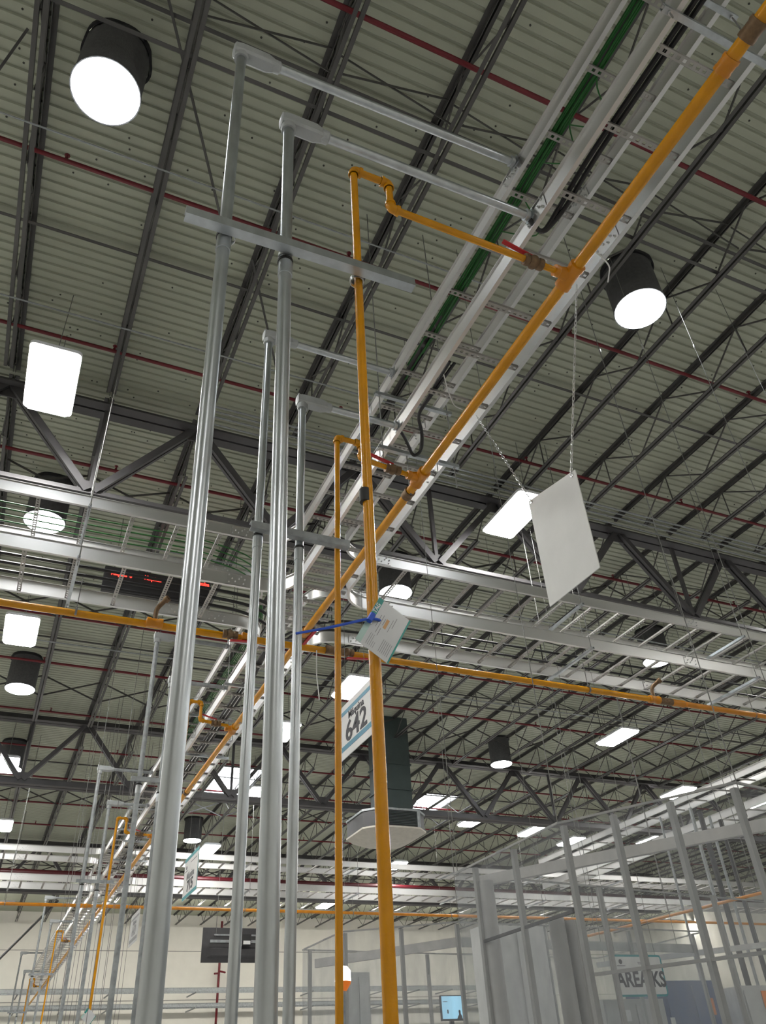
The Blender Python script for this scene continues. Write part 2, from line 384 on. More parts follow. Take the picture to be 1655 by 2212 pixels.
for x, y, l in ((-0.48, 3.52, 'large dark daylight tube with glowing lens at the top left of the roof'),
                (4.96, 3.66, 'dark daylight tube with glowing lens right of the orange pipe tee'),
                (-0.38, 9.65, 'daylight tube seen through the left cross cable tray'),
                (-0.30, 15.3, 'daylight tube below the square lamp at the left edge'),
                (-0.21, 19.9, 'far daylight tube half hidden behind the lamp at the left edge'),
                (4.95, 9.79, 'daylight tube just right of the front orange drop pipe and hanging tag'),
                (5.20, 25.0, 'far daylight tube above the machine 715 sign'),
                (10.93, 16.45, 'daylight tube in the far right roof beside the air cooler duct'),
                (10.84, 10.44, 'daylight tube seen through the right cross cable tray rungs')):
    daylight_tube(x, y, l)
OCT = [(1, -1, 0, 0.03), (1, 1, 0, 0.03), (1, 1, 0.03, 0), (-1, 1, 0.03, 0), (-1, 1, 0, 0.03), (-1, -1, 0, 0.03), (-1, -1, 0.03, 0), (1, -1, 0.03, 0)]
def lamp(x, y, label, z=7.6, rot=0.0, far=False):
    t = thing('high_bay_lamp', label, 'lamp', (x, y, z), 'rectangular high-bay lamps')
    a, b = 0.235, 0.475
    def rr(ax, by, zz, c=0.05):
        out = []
        for sx, sy, a0 in ((1, 1, 0), (-1, 1, 90), (-1, -1, 180), (1, -1, 270)):
            for k in range(4):
                g = math.radians(a0+30*k); out.append(V((x+sx*(ax-c)+c*math.cos(g), y+sy*(by-c)+c*math.sin(g), zz)))
        return out
    part(t, 'housing', MB().ring([rr(a+0.01, b+0.01, z+0.012), rr(a+0.012, b+0.012, z+0.05), rr(a-0.03, b-0.03, z+0.085)]), 'white_housing')
    part(t, 'lens', MB().ring([[V((x+u*(a-0.02-c), y+v*(b-0.02-d), z-0.025)) for u, v, c, d in OCT], [V((x+u*(a-c), y+v*(b-d), z+0.012)) for u, v, c, d in OCT]]), 'led_lens')
    for s in (-1, 1): part(t, 'driver_box', MB().ring([rr(0.09, 0.10, z+0.085, 0.03), rr(0.08, 0.09, z+0.13, 0.03)]) if s > 0 and False else MB().box((x-0.08, y+s*0.2-0.09, z+0.08), (x+0.08, y+s*0.2+0.09, z+0.125)), 'white_housing')
    for s in (-1, 1): part(t, 'hanger', MB().tube([(x, y+s*0.3, z+0.08), (x, y+s*0.3, 8.2), (x, y+s*0.3, DK+0.001)], 0.004, 5), 'wire_steel')
LAMPS = [(-0.52, 6.50, 'big glaring square lamp at the left edge under the roof'),
         (-0.42, 12.15, 'square lamp under the left orange cross pipe'),
         (-0.27, 18.42, 'small square lamp at the left edge below the daylight tubes'),
         (-0.10, 23.1, 'farthest square lamp cut by the left picture edge'),
         (5.32, 6.84, 'bright rectangular lamp behind the blank hanging board'),
         (5.31, 12.56, 'rectangular lamp right behind the machine 642 sign'),
         (5.42, 18.97, 'rectangular lamp between the two big galvanised conduits'),
         (5.57, 24.3, 'far rectangular lamp right of the machine 715 sign'),
         (11.9, 13.2, 'lone rectangular lamp in the right part under the cross tray'),
         (11.95, 19.85, 'rectangular lamp right of the air cooler'),
         (11.97, 25.05, 'small far lamp just right of the front orange pipe over the far trays'),
         (11.96, 31.6, 'tiny far lamp behind the thin orange pipe at the far tray'),
         (14.29, 20.4, 'small lamp at the top edge of the clear curtain booth'),
         (16.19, 21.1, 'small lamp seen through the clear curtain near its left top'),
         (18.77, 20.4, 'wide lamp seen through the middle of the clear curtain'),
         (16.14, 16.1, 'small lamp just above the peak of the clear curtain'),
         (19.19, 16.25, 'lamp at the right picture edge seen through the clear curtain')]
for x, y, l in LAMPS: lamp(x, y, l)
p = onZ(612, 1582, 7.6); lamp(p.x, p.y, 'sliver of a lamp glinting between two galvanised conduits')
# lamps of the same grid that light the hall from outside the picture
for i, (x, y) in enumerate([(11.6, 1.2), (11.6, 7.0), (17.6, 7.0), (17.6, 1.2), (-6.2, 0.6), (-6.2, 6.4), (-6.2, 12.2), (-6.2, 18.2), (-0.5, -4.6), (5.3, -4.6), (11.6, -4.6), (23.5, 13), (23.5, 20), (23.5, 27), (17.6, 27), (5.5, 31.5), (-0.2, 29.0), (-0.2, 35), (5.5, 36.5), (12, 36.5), (18, 33), (24, 34)]):
    if seen([(x, y, 7.6)], 10): continue
    lamp(x, y, 'high-bay lamp outside the picture, %s of its row' % ORD[i])

for i, (y, z, r) in enumerate(((6.72, 8.06, 0.013), (6.80, 8.06, 0.010), (6.90, 8.07, 0.013), (7.02, 8.06, 0.010), (9.9, 8.06, 0.012), (13.3, 8.06, 0.012), (4.05, 8.08, 0.008), (5.95, 8.08, 0.009))):
    xa, xb = (1.2, 12.5) if i < 4 else (-1.6, 15.0) if i < 6 else (-1.4, 3.4)
    solo('roof_conduit', MB().tube([(xa, y, z), (xb, y, z)], r, 8), 'galvanised_dull', 'thin grey conduit strapped across under the joists, %s one going away' % ORD[i], 'conduit', 'roof conduits')
for i, (pa, pb) in enumerate((((355, -40), (482, 492)), ((545, 560), (598, 800)), ((60, 62), (-30, 190)))):
    a, b = onZ(pa[0], pa[1], 8.2), onZ(pb[0], pb[1], 8.2); a.z = DK; b.z = 8.16; b = onZ(pb[0], pb[1], 8.16); a = onZ(pa[0], pa[1], DK-0.05)
    solo('sway_brace', MB().beam(a, b, 0.02, 0.02), 'joist_paint', 'thin slanting brace rod between the roof joists at the upper left, %s of three' % ORD[i], 'brace', 'slanting braces')
for i in range(9):  # row of linear lamps, partly guessed, added to brighten the back wall
    x = -1.5+4.2*i; y, z = 35.2, 8.02
    t = thing('added_batten_lamp', 'added far linear lamp brightening the back wall, %s from the left' % ORD[i], 'lamp', (x, y, z), 'linear lamps added before the back wall')
    part(t, 'housing', MB().box((x, y-0.09, z+0.06), (x+2.4, y+0.09, z+0.11)), 'white_housing')
    part(t, 'lens', MB().box((x+0.02, y-0.08, z), (x+2.38, y+0.08, z+0.06)), 'added_batten_lens')
    for q in (0.4, 2.0): part(t, 'hanger', MB().tube([(x+q, y, z+0.11), (x+q, y, DK+0.001)], 0.005, 5), 'wire_steel')
rescale(created(before), KR)
X0, X1, Y0, Y1 = X0*KR, X1*KR, Y0*KR, Y1*KR

# ------------------------------------------------------------------ ladder cable trays: two levels, along the hall and across it
before = names()
DK = 1.5+(DKW-1.5)/KT; FL = 1.5-1.5/KT
ZL, HL, ZU, HU = 6.84, 0.185, 7.61, 0.165
MX0, MX1 = 2.78, 3.46           # rails of the run along the hall
CYA, CYB = 8.56, 9.58           # rails of the near run across the hall
FYA, FYB = 25.55, 26.6          # rails of the far run across the hall
RAD = 0.42
def iprof(h): return [(-0.019, 0), (0.019, 0), (0.019, 0.006), (0.004, 0.006), (0.004, h-0.006), (0.024, h-0.006), (0.024, h), (-0.024, h), (-0.024, h-0.006), (-0.004, h-0.006), (-0.004, 0.006), (-0.019, 0.006)]
def rung_mesh(L, along_x, fine=True):
    m = MB(); w = 0.05; hh = 0.028
    def bx(u0, u1, v0, v1, z0, z1):
        if along_x: m.box((u0, v0, z0), (u1, v1, z1))
        else: m.box((v0, u0, z0), (v1, u1, z1))
    bx(0, L, -w/2, -w/2+0.003, 0, hh); bx(0, L, w/2-0.003, w/2, 0, hh)
    if fine:
        k = int(L/0.052)
        bx(0, L, -w/2, -0.011, 0, 0.003); bx(0, L, 0.011, w/2, 0, 0.003)
        for i in range(k+1):
            u = L*i/k; bx(max(0, u-0.014), min(L, u+0.014), -0.011, 0.011, 0, 0.003)
    else: bx(0, L, -w/2, w/2, 0, 0.003)
    return m
def tray(label, along, a, b, r0, r1, zb, h, pitch, first, splices=(), group='ladder cable trays', fine=True, ends=None):
    """along 'y': rails at X=r0,r1 from Y=a to b.  along 'x': rails at Y=r0,r1 from X=a to b."""
    P = (lambda u, v, z: V((v, u, z))) if along == 'y' else (lambda u, v, z: V((u, v, z)))
    t = thing('cable_tray', label, 'cable tray', P(a, r0, zb), group)
    for r in (r0, r1):
        part(t, 'side_rail', MB().prism(P(a, r, zb), P(b, r, zb), iprof(h)), 'aluminium')
    src = None; u = first
    while u < b:
        if u > a and seen([P(u, r0, zb), P(u, r1, zb)], 60):
            if src is None:
                base = rung_mesh(abs(r1-r0)-0.01, along == 'y', fine); mb = MB(); o = P(u, r0+0.005, zb+0.02)
                mb.v = [p+o for p in base.v]; mb.f = base.f
                src = part(t, 'rung', mb, 'rung_metal'); su = u
            else: clone_part(src, t, P(u-su, 0, 0) if along == 'x' else V((0, u-su, 0)))
        u += pitch
    for s in splices:
        for r, sg in ((r0, -1), (r1, -1)):
            mb = MB(); q = 0.007*sg; c0, c1 = sorted((r+q, r+q*1.7))
            if along == 'y': mb.box((c0, s-0.13, zb+0.02), (c1, s+0.13, zb+h-0.02))
            else: mb.box((s-0.13, c0, zb+0.02), (s+0.13, c1, zb+h-0.02))
            pl = part(t, 'splice_plate', mb, 'aluminium'); bolts = MB()
            for du, dz in ((-0.10, .25), (-0.06, .55), (-0.10, .8), (-0.02, .35), (0.03, .6), (0.09, .25), (0.06, .8), (0.105, .6)):
                bolts.lathe(P(s+du, r+q*1.6, zb+h*dz), [(0.011, 0), (0.011, 0.010), (0.006, 0.012), (0.006, 0.026)], 6, axis=P(0, sg, 0))
            part(pl, 'bolt', bolts, 'zinc_bolt', kind='stuff')
    return t
tray('upper ladder tray with green cables running overhead from top right to the crossing', 'y', -0.8, CYA-RAD, MX0, MX1, ZU, HU, 0.552, -0.45, (2.75, 5.9))
tray('lower ladder tray running overhead from top right, black cables inside', 'y', -0.8, CYA-RAD, MX0, MX1, ZL, HL, 0.552, -0.40, (2.62, 5.75))
tray('upper ladder tray running away beyond the near crossing', 'y', CYB+RAD, FYA-0.3, MX0, MX1, ZU, HU, 0.552, 10.2, (10.4, 14.0))
tray('lower ladder tray running away beyond the near crossing', 'y', CYB+RAD, FYA-0.3, MX0, MX1, ZL, HL, 0.552, 10.2, (10.4, 14.0))
tray('upper ladder tray running on toward the back wall past the far crossing', 'y', FYB+0.3, 52.0, MX0, MX1, ZU, HU, 0.552, FYB+0.5, fine=False)
tray('lower ladder tray running on toward the back wall past the far crossing', 'y', FYB+0.3, 52.0, MX0, MX1, ZL, HL, 0.552, FYB+0.5, fine=False)
tray('upper cross ladder tray going left behind the big conduits', 'x', -3.0, MX0-RAD, CYA, CYB, ZU, HU, 0.57, -0.47-0.57*3, (1.5, 2.05))
tray('lower cross ladder tray going left behind the big conduits', 'x', -3.0, MX0-RAD, CYA, CYB, ZL, HL, 0.57, -0.47-0.57*3, (1.5, 2.05))
tray('upper cross ladder tray going right behind the blank hanging board', 'x', MX1+RAD, 15.5, CYA, CYB, ZU, HU, 0.553, 4.55, (4.15, 9.9))
tray('lower cross ladder tray going right over the orange cross pipe', 'x', MX1+RAD, 15.5, CYA, CYB, ZL, HL, 0.553, 4.55, (4.15, 9.6))
tray('far upper cross tray on the left in front of the white back wall', 'x', -2.5, MX0-0.3, FYA, FYB, ZU, HU, 0.6, -2.3, (0.6,), fine=False)
tray('far lower cross tray on the left in front of the white back wall', 'x', -2.5, MX0-0.3, FYA, FYB, ZL, HL, 0.6, -2.3, (0.6,), fine=False)
tray('far upper cross tray on the right behind the orange drop pipes', 'x', MX1+0.3, 31, FYA, FYB, ZU, HU, 0.6, MX1+0.6, (9.3, 15.0), fine=False)
tray('far lower cross tray on the right behind the orange drop pipes', 'x', MX1+0.3, 31, FYA, FYB, ZL, HL, 0.6, MX1+0.6, (9.3, 15.0), fine=False)
def cross_fitting(label, ya, yb, rad, zb, h):
    t = thing('tray_crossing', label, 'cable tray', (MX0, ya, zb), 'tray crossings')
    for cx, cy, a0 in ((MX0-rad, ya-rad, 0), (MX1+rad, ya-rad, 90), (MX1+rad, yb+rad, 180), (MX0-rad, yb+rad, 270)):
        pts = [V((cx+rad*math.cos(math.radians(a0+90*k/12)), cy+rad*math.sin(math.radians(a0+90*k/12)), zb)) for k in range(13)]
        part(t, 'curved_rail', MB().sweep(pts, iprof(h)), 'aluminium')
    nx = 4
    for k in range(nx+1):
        y = ya+0.1+(yb-ya-0.2)*k/nx
        base = rung_mesh(MX1-MX0+0.1, True); mb = MB(); mb.v = [p+V((MX0-0.05, y, zb+0.02)) for p in base.v]; mb.f = base.f
        part(t, 'rung', mb, 'rung_metal')
    for y in (ya-0.25, yb+0.25):
        base = rung_mesh(MX1-MX0-0.01, True); mb = MB(); mb.v = [p+V((MX0+0.005, y, zb+0.02)) for p in base.v]; mb.f = base.f
        part(t, 'rung', mb, 'rung_metal')
cross_fitting('upper curved tray crossing above the orange pipe junction', CYA, CYB, RAD, ZU, HU)
cross_fitting('lower curved tray crossing just above the orange pipe junction', CYA, CYB, RAD, ZL, HL)
cross_fitting('far upper tray crossing in front of the back wall', FYA, FYB, 0.3, ZU, HU)
cross_fitting('far lower tray crossing in front of the back wall', FYA, FYB, 0.3, ZL, HL)

# trapeze hangers under the trays
def strut(a, b, w=0.041, up=Z):
    t = 0.004; return MB().prism(a, b, [(-w/2, 0), (-w/2, w), (-w/2+0.010, w), (-w/2+0.010, w-t), (-w/2+t, w-t), (-w/2+t, t), (w/2-t, t), (w/2-t, w-t), (w/2-0.010, w-t), (w/2-0.010, w), (w/2, w), (w/2, 0)], up)
def trapeze(label, a, b, zs, drop=0.12):
    a, b = V((a[0], a[1], 0)), V((b[0], b[1], 0)); d = (b-a).normalized()
    t = thing('tray_hanger', label, 'hanger', (a.x, a.y, zs[0]-drop), 'trapeze hangers of the cable trays')
    for z in zs: part(t, 'strut', strut(a+Z*(z-0.045), b+Z*(z-0.045)), 'galvanised')
    for p in (a+d*0.05, b-d*0.05):
        part(t, 'rod', MB().tube([p+Z*(zs[0]-drop), p+Z*(DK+0.001)], 0.006, 6), 'wire_steel')
        for z in zs:
            part(t, 'nut', MB().lathe(p+Z*(z-0.062), [(0.014, 0), (0.014, 0.014)], 6), 'zinc_bolt')
for i, y in enumerate((1.05, 5.42, 11.4, 14.6, 20.8, 22.7)):
    trapeze('strut hanger under the long overhead tray, %s from the camera' % ORD[i], (MX0-0.12, y), (MX1+0.13, y), (ZL, ZU), 0.32 if i == 1 else 0.12)
for i, x in enumerate((0.13, 7.58, 10.98, 14.6)):
    trapeze('strut hanger under the near cross tray, %s from the left' % ORD[i], (x, CYA-0.09), (x, CYB+0.12), (ZL, ZU))
for i, x in enumerate((0.4, 7.2, 10.8, 14.4, 18.0, 21.6)):
    trapeze('strut hanger under the far cross tray, %s from the left' % ORD[i], (x, FYA-0.09), (x, FYB+0.12), (ZL, ZU))

# cables lying in the trays
def cable(name, pts, r, mat, label, n=7, group=None):
    return solo(name, MB().tube(pts, r, n), mat, label, 'cable', group)
def wob(x0, y0, x1, y1, z, n, amp):
    return [V((x0+(x1-x0)*k/n+random.uniform(-amp, amp), y0+(y1-y0)*k/n+random.uniform(-amp, amp) * (abs(x1-x0) > abs(y1-y0)), z+random.uniform(0, 0.006))) for k in range(n+1)]
for k in range(6):
    yb = [5.0, 4.6, 4.3, 5.2, 4.8, 3.9][k]
    pts = wob(2.86+0.014*k, -0.8, 2.86+0.022*k, yb, ZU+0.060+0.012*(k % 3), 14, 0.007)
    cable('green_cable', pts, 0.0095, 'green_cable', 'green cable in the upper overhead tray, %s strand from the left rail' % ORD[k], group='green cable bundle')
for k, (ya, dx, dz) in enumerate(((1.85, 0.22, 0.16), (2.9, 0.30, 0.05), (2.2, 0.16, 0.10))):
    pts = [V((2.93, ya-0.2, ZU+0.09)), V((2.96, ya, ZU+0.10)), V((2.96+dx*0.7, ya+0.10, ZU+0.04)), V((2.96+dx, ya+0.2, ZU-0.01-dz*0.2)), V((2.96+dx*0.75, ya+0.30, ZU+0.06)), V((2.96, ya+0.36, ZU+0.10))]
    cable('cable_loop', fillet(pts, 0.1, 4), 0.006, 'green_cable', 'loose green cable loop hanging from the upper tray, %s from the camera' % ORD[k], group='green cable loops')
for k in range(2):
    x = 2.865+0.045*k
    pts = fillet([(x, -0.8, ZL+0.07), (x+0.01, 1.0, ZL+0.07), (x, 2.1-0.08*k, ZL+0.07), (x+0.03, 2.55-0.05*k, ZL+0.06), (2.86, 2.70, ZL-0.02), (2.74, 2.667, ZL+0.07)], 0.28, 7)
    cable('power_cable', pts, 0.019, 'black_cable', 'thick black cable in the lower overhead tray bending into the conduit, %s of two' % ORD[k], 9, 'thick black cables')
for k in range(2):
    pts = fillet([(2.85+0.05*k, 4.2, ZL+0.07), (2.88, 4.95, ZL+0.07), (3.02, 5.12, ZL+0.03), (3.05, 5.22+0.03*k, ZL-0.12), (2.98, 5.28, ZL-0.18), (2.86, 5.22, ZL+0.02), (2.72, 5.15, ZL+0.08)], 0.2, 6)
    cable('power_cable', pts, 0.016, 'black_cable', 'black cable looping out of the lower tray behind the orange valve, %s of two' % ORD[k], 8, 'looping black cables')
for k in range(3):
    y = CYA+0.28+0.2*k
    cable('power_cable', fillet([(-3, y, ZL+0.075), (1.9, y, ZL+0.075), (2.55-0.05*k, y+0.05, ZL+0.07), (2.95, y+0.45, ZL+0.07), (2.98+0.06*k, 11.5, ZL+0.07), (2.98+0.06*k, 24, ZL+0.07)], 0.4, 6), 0.022, 'black_cable', 'thick black cable in the lower cross tray on the left, %s from the front' % ORD[k], 8, 'cross tray cables')
for k in range(4):
    y = CYA+0.3+0.14*k
    cable('green_cable', fillet([(-3, y, ZU+0.06), (0.4, y+0.03, ZU+0.06), (1.6, y-0.02, ZU+0.055), (2.5, y+0.2, ZU+0.05), (2.95+0.03*k, 10.6, ZU+0.05), (2.95+0.03*k, 16, ZU+0.05)], 0.4, 5), 0.009, 'green_cable', 'thin green cable in the upper cross tray on the left, %s from the front' % ORD[k], 6, 'cross tray data cables')
for k in range(2):
    y = CYA+0.42+0.3*k
    cable('power_cable', fillet([(3.0+0.1*k, 10.3, ZL+0.07), (3.1+0.1*k, 9.6, ZL+0.07), (3.6, y+0.1, ZL+0.07), (4.6, y, ZL+0.07), (15.4, y, ZL+0.07)], 0.4, 5), 0.018, 'black_cable', 'black cable in the lower cross tray on the right, %s from the front' % ORD[k], 7, 'right cross tray cables')

# ------------------------------------------------------------------ orange gas pipes
ZO, MXO, CYO, FYO = 6.33, 2.985, 8.9, 26.0
RM, RB = 0.045, 0.0250
def coupling(parent, a, b, r, mat='orange_dark', name='coupling'):
    a, b = V(a), V(b); L = (b-a).length
    return part(parent, name, MB().lathe(a, [(r*1.0, 0), (r*1.28, 0), (r*1.32, L*0.2), (r*1.22, L*0.3), (r*1.22, L*0.7), (r*1.32, L*0.8), (r*1.28, L), (r*1.0, L)], 14, axis=b-a), mat)
def valve(parent, c, axis, r, hoff, hdir, steel=False):
    c, ax = V(c), V(axis).normalized()
    v = part(parent, 'ball_valve', MB().lathe(c-ax*r*2.6, [(r*1.1, 0), (r*1.5, 0.002), (r*1.5, r*1.2), (r*1.25, r*1.5), (r*1.75, r*2.2), (r*1.75, r*3.0), (r*1.25, r*3.7), (r*1.5, r*4.0), (r*1.5, r*5.2), (r*1.1, r*5.2)], 12, axis=ax), 'brass', 'tarnished brass valve body')
    h0 = c+V(hoff); hd = V(hdir).normalized()
    mb = MB().tube([c, h0], r*0.4, 7)
    part(v, 'valve_stem', mb, 'zinc_bolt')
    part(v, 'handle', MB().beam(h0-hd*r, h0+hd*r*7.5, r*1.0, r*0.5), 'valve_red', 'red lever handle')
def clevis(parent, p, r, ztop):
    p = V(p)
    part(parent, 'pipe_hanger', MB().tube([p+Z*r, p+Z*(ztop-p.z)], 0.006, 6).lathe(p-V((0.012, 0, 0)), [(r*1.02, 0), (r*1.16, 0), (r*1.16, 0.024), (r*1.02, 0.024)], 14, axis=V((1, 0, 0)), caps=False), 'wire_steel')
g = thing('gas_pipe', 'thick orange gas pipe running overhead under the long trays', 'pipe', (MXO, -0.3, ZO), 'orange gas mains')
part(g, 'pipe', MB().tube([(MXO, -0.3, ZO), (MXO, CYO-0.0, ZO)], RM, 16), 'orange_paint')
part(g, 'pipe', MB().tube([(MXO, CYO+0.1, ZO), (MXO, 51.5, ZO)], RM, 14), 'orange_paint')
coupling(g, (MXO, 0.78, ZO), (MXO, 0.9, ZO), RM, 'brass'); coupling(g, (MXO, 1.0, ZO), (MXO, 1.1, ZO), RM)
for y in (2.667, 5.2, 11.95, 18.4):
    tee = part(g, 'tee', MB().lathe((MXO, y-0.11, ZO), [(RM*1.0, 0), (RM*1.4, 0.004), (RM*1.4, 0.04), (RM*1.28, 0.05), (RM*1.28, 0.17), (RM*1.4, 0.18), (RM*1.4, 0.216), (RM, 0.22)], 16, axis=V((0, 1, 0))), 'orange_dark')
    part(tee, 'tee_outlet', MB().lathe((MXO-0.04, y, ZO), [(RM*1.2, 0), (RM*1.1, 0.02), (RM*0.9, 0.06), (RM*1.0, 0.065), (RM*1.0, 0.10), (RB, 0.102)], 14, axis=V((-1, 0, 0))), 'orange_dark')
coupling(g, (MXO, 5.42, ZO), (MXO, 5.52, ZO), RM, 'brass'); coupling(g, (MXO, CYO-0.42, ZO), (MXO, CYO-0.26, ZO), RM)
valve(g, (MXO, CYO-0.2, ZO), (0, 1, 0), RM*0.9, (0.05, 0, -0.06), (0.15, -1, 0.15))
for y in (5.35, 11.5, 14.6, 17.0): clevis(g, (MXO, y+0.08, ZO), RM, ZL-0.045)
coupling(g, (MXO, 15.2, ZO), (MXO, 15.3, ZO), RM, 'brass')
g = thing('gas_pipe', 'orange gas cross pipe passing behind all the drop pipes at mid height', 'pipe', (-3, CYO, ZO), 'orange gas mains')
part(g, 'pipe', MB().tube([(-3, CYO+0.08, ZO), (9.2, CYO, ZO)], RM, 14), 'orange_paint')
part(g, 'pipe', MB().tube([(9.6, CYO, ZO), (15.5, CYO-0.03, ZO)], RM, 14), 'orange_dark')
for x in (1.15, 8.95):
    tee = part(g, 'tee', MB().lathe((x-0.1, CYO, ZO), [(RM, 0), (RM*1.4, 0.004), (RM*1.4, 0.05), (RM*1.25, 0.06), (RM*1.25, 0.14), (RM*1.4, 0.15), (RM*1.4, 0.196), (RM, 0.2)], 14, axis=V((1, 0, 0))), 'orange_dark')
    st = part(tee, 'capped_stub', MB().tube(fillet([(x, CYO, ZO), (x, CYO, ZO+0.2), (x+0.1, CYO-0.12, ZO+0.30)], 0.06), 0.03, 10).lathe((x+0.08, CYO-0.10, ZO+0.28), [(0.03, 0), (0.045, 0.004), (0.045, 0.05), (0.032, 0.05), (0.028, 0.03)], 10, axis=V((0.6, -0.7, 0.4))), 'brass')
coupling(g, (9.05, CYO, ZO), (9.3, CYO, ZO), RM, 'brass'); coupling(g, (9.3, CYO, ZO), (9.55, CYO, ZO), RM)
coupling(g, (2.25, CYO, ZO), (2.4, CYO, ZO), RM); coupling(g, (3.4, CYO, ZO), (3.55, CYO, ZO), RM, 'brass')
for x in (2.1, 3.7): valve(g, (x, CYO, ZO), (1, 0, 0), RM*0.8, (0.03, -0.02, -0.09), (1, 0, 0.1))
for x in (0.13, 7.58, 10.98): clevis(g, (x+0.1, CYO, ZO), RM, ZL-0.045)
g = thing('gas_pipe', 'far thin orange gas cross pipe in front of the white back wall', 'pipe', (-2.5, FYO, ZO), 'orange gas mains')
part(g, 'pipe', MB().tube([(-2.5, FYO, ZO), (31, FYO, ZO)], RM, 10), 'orange_dark')
coupling(g, (2.3, FYO, ZO), (2.6, FYO, ZO), RM); coupling(g, (3.3, FYO, ZO), (3.6, FYO, ZO), RM)
for x in (0.4, 7.2, 10.8, 14.4): clevis(g, (x, FYO, ZO), RM, ZL-0.045)

# ------------------------------------------------------------------ machine drops: two conduits, a gas drop, a strut
def elbow(parent, c, d0, d1, r):
    c, d0, d1 = V(c), V(d0).normalized(), V(d1).normalized(); L = r*2.4
    pts = fillet([c+d0*L, c, c+d1*L], r*1.6, 6)
    mb = MB().tube(pts, r*1.28, 12)
    for d in (d0, d1): mb.lathe(c+d*L*0.62, [(r*1.0, 0), (r*1.5, 0.001), (r*1.5, L*0.38), (r*1.0, L*0.38)], 12, axis=d)
    return part(parent, 'elbow', mb, 'orange_paint')
def conduit_body(parent, x, y, z, r):
    """LB fitting: rounded box with a hub below and a collar towards +X"""
    def rect(xx, hy, z0, z1, c):
        return [V((xx, y+a, b)) for a, b in ((-hy+c, z0), (hy-c, z0), (hy, z0+c), (hy, z1-c), (hy-c, z1), (-hy+c, z1), (-hy, z1-c), (-hy, z0+c))]
    b = part(parent, 'conduit_body', MB().ring([rect(x-0.062, 0.028, z-0.03, z+0.03, 0.012), rect(x-0.052, 0.046, z-0.052, z+0.05, 0.016), rect(x+0.0, 0.052, z-0.056, z+0.055, 0.016), rect(x+0.19, 0.052, z-0.056, z+0.055, 0.016), rect(x+0.245, 0.040, z-0.042, z+0.042, 0.014)]), 'cast_grey')
    part(b, 'hub', MB().lathe((x, y, z-0.115), [(r, 0), (r*1.35, 0), (r*1.42, 0.012), (r*1.42, 0.045), (r*1.25, 0.07)], 18), 'cast_grey')
    part(b, 'collar', MB().lathe((x+0.235, y, z), [(r*1.25, 0), (r*1.3, 0.01), (r*1.3, 0.05), (r, 0.06)], 18, axis=V((1, 0, 0))), 'cast_grey')
    part(b, 'cover_screw', MB().lathe((x-0.045, y-0.02, z+0.05), [(0.012, 0), (0.012, 0.012)], 8).lathe((x+0.0, y-0.01, z+0.055), [(0.012, 0), (0.012, 0.012)], 8), 'zinc_bolt', kind='stuff')
def conduit(label, x0, x1, y, ztop, rail, r=0.0365, zs=None, dz=0.0, mat='galvanised'):
    """x0 at the top, x1 at the floor"""
    t = thing('conduit', label, 'conduit', (x1, y, FL), 'galvanised conduit drops'); zb = ztop-0.1
    xz = lambda z: x1+(x0-x1)*z/ztop
    zs = zs or ztop*0.7
    part(t, 'pipe', MB().tube([(x1, y, FL), (xz(zs-0.08), y, zs-0.08)], r, 20), mat)
    part(t, 'pipe', MB().tube([(xz(zs-0.08), y, zs-0.08), (xz(zb), y, zb)], r*0.97, 20), mat)
    part(t, 'coupling', MB().lathe((xz(zs-0.13), y, zs-0.15), [(r, 0), (r*1.13, 0.001), (r*1.13, 0.115), (r, 0.116)], 20), 'galvanised')
    part(t, 'collar_ring', MB().lathe((xz(zs-0.035), y, zs-0.037), [(r, 0), (r*1.22, 0.001), (r*1.22, 0.022), (r, 0.023)], 20), 'black_marker')
    conduit_body(t, x0, y, ztop, r)
    part(t, 'pipe', MB().tube([(x0+0.27, y, ztop), (rail-0.03, y, ztop+dz)], r*0.9, 16), mat)
    part(t, 'end_fitting', MB().lathe((rail-0.075, y, ztop+dz), [(r, 0), (r*1.3, 0.001), (r*1.3, 0.028), (r*0.9, 0.03), (r*0.9, 0.065)], 14, axis=V((1, 0, 0))).box((rail-0.035, y-0.05, ztop+dz-0.05), (rail-0.028, y+0.05, ztop+dz+0.05)), 'galvanised')
    return t
def gas_drop(label, x0, x1, y, ztop, jog, dy=0.0, zs=None, valve_at=2.62, nice=True):
    t = thing('gas_drop', label, 'pipe', (x1, y, FL), 'orange gas drop pipes')
    p0, p1, p2, p3 = V((x0, y, ztop)), V((x0+jog, y, ztop)), V((x0+jog, y, ZO)), V((MXO-0.12, y+dy, ZO))
    part(t, 'pipe', MB().tube([(x1, y, FL), (x0, y, ztop-0.03)], RB, 16), 'orange_paint')
    part(t, 'pipe', MB().tube([p0+V((0.02, 0, 0)), p1-V((0.02, 0, 0))], RB, 14), 'orange_paint')
    part(t, 'pipe', MB().tube([p1-Z*0.02, p2+Z*0.02], RB, 14), 'orange_paint')
    part(t, 'pipe', MB().tube([p2+V((0.02, 0, 0)), p3], RB, 14), 'orange_paint')
    elbow(t, p0, (1, 0, 0), (0, 0, -1), RB); elbow(t, p1, (-1, 0, 0), (0, 0, -1), RB); elbow(t, p2, (0, 0, 1), (1, 0, 0), RB)
    q = p2.lerp(p3, (valve_at-p2.x)/(p3.x-p2.x))
    valve(t, q, (1, 0, 0), RB*1.2, (-0.02, 0.0, 0.07), (-1, 0, 0.25))
    return t
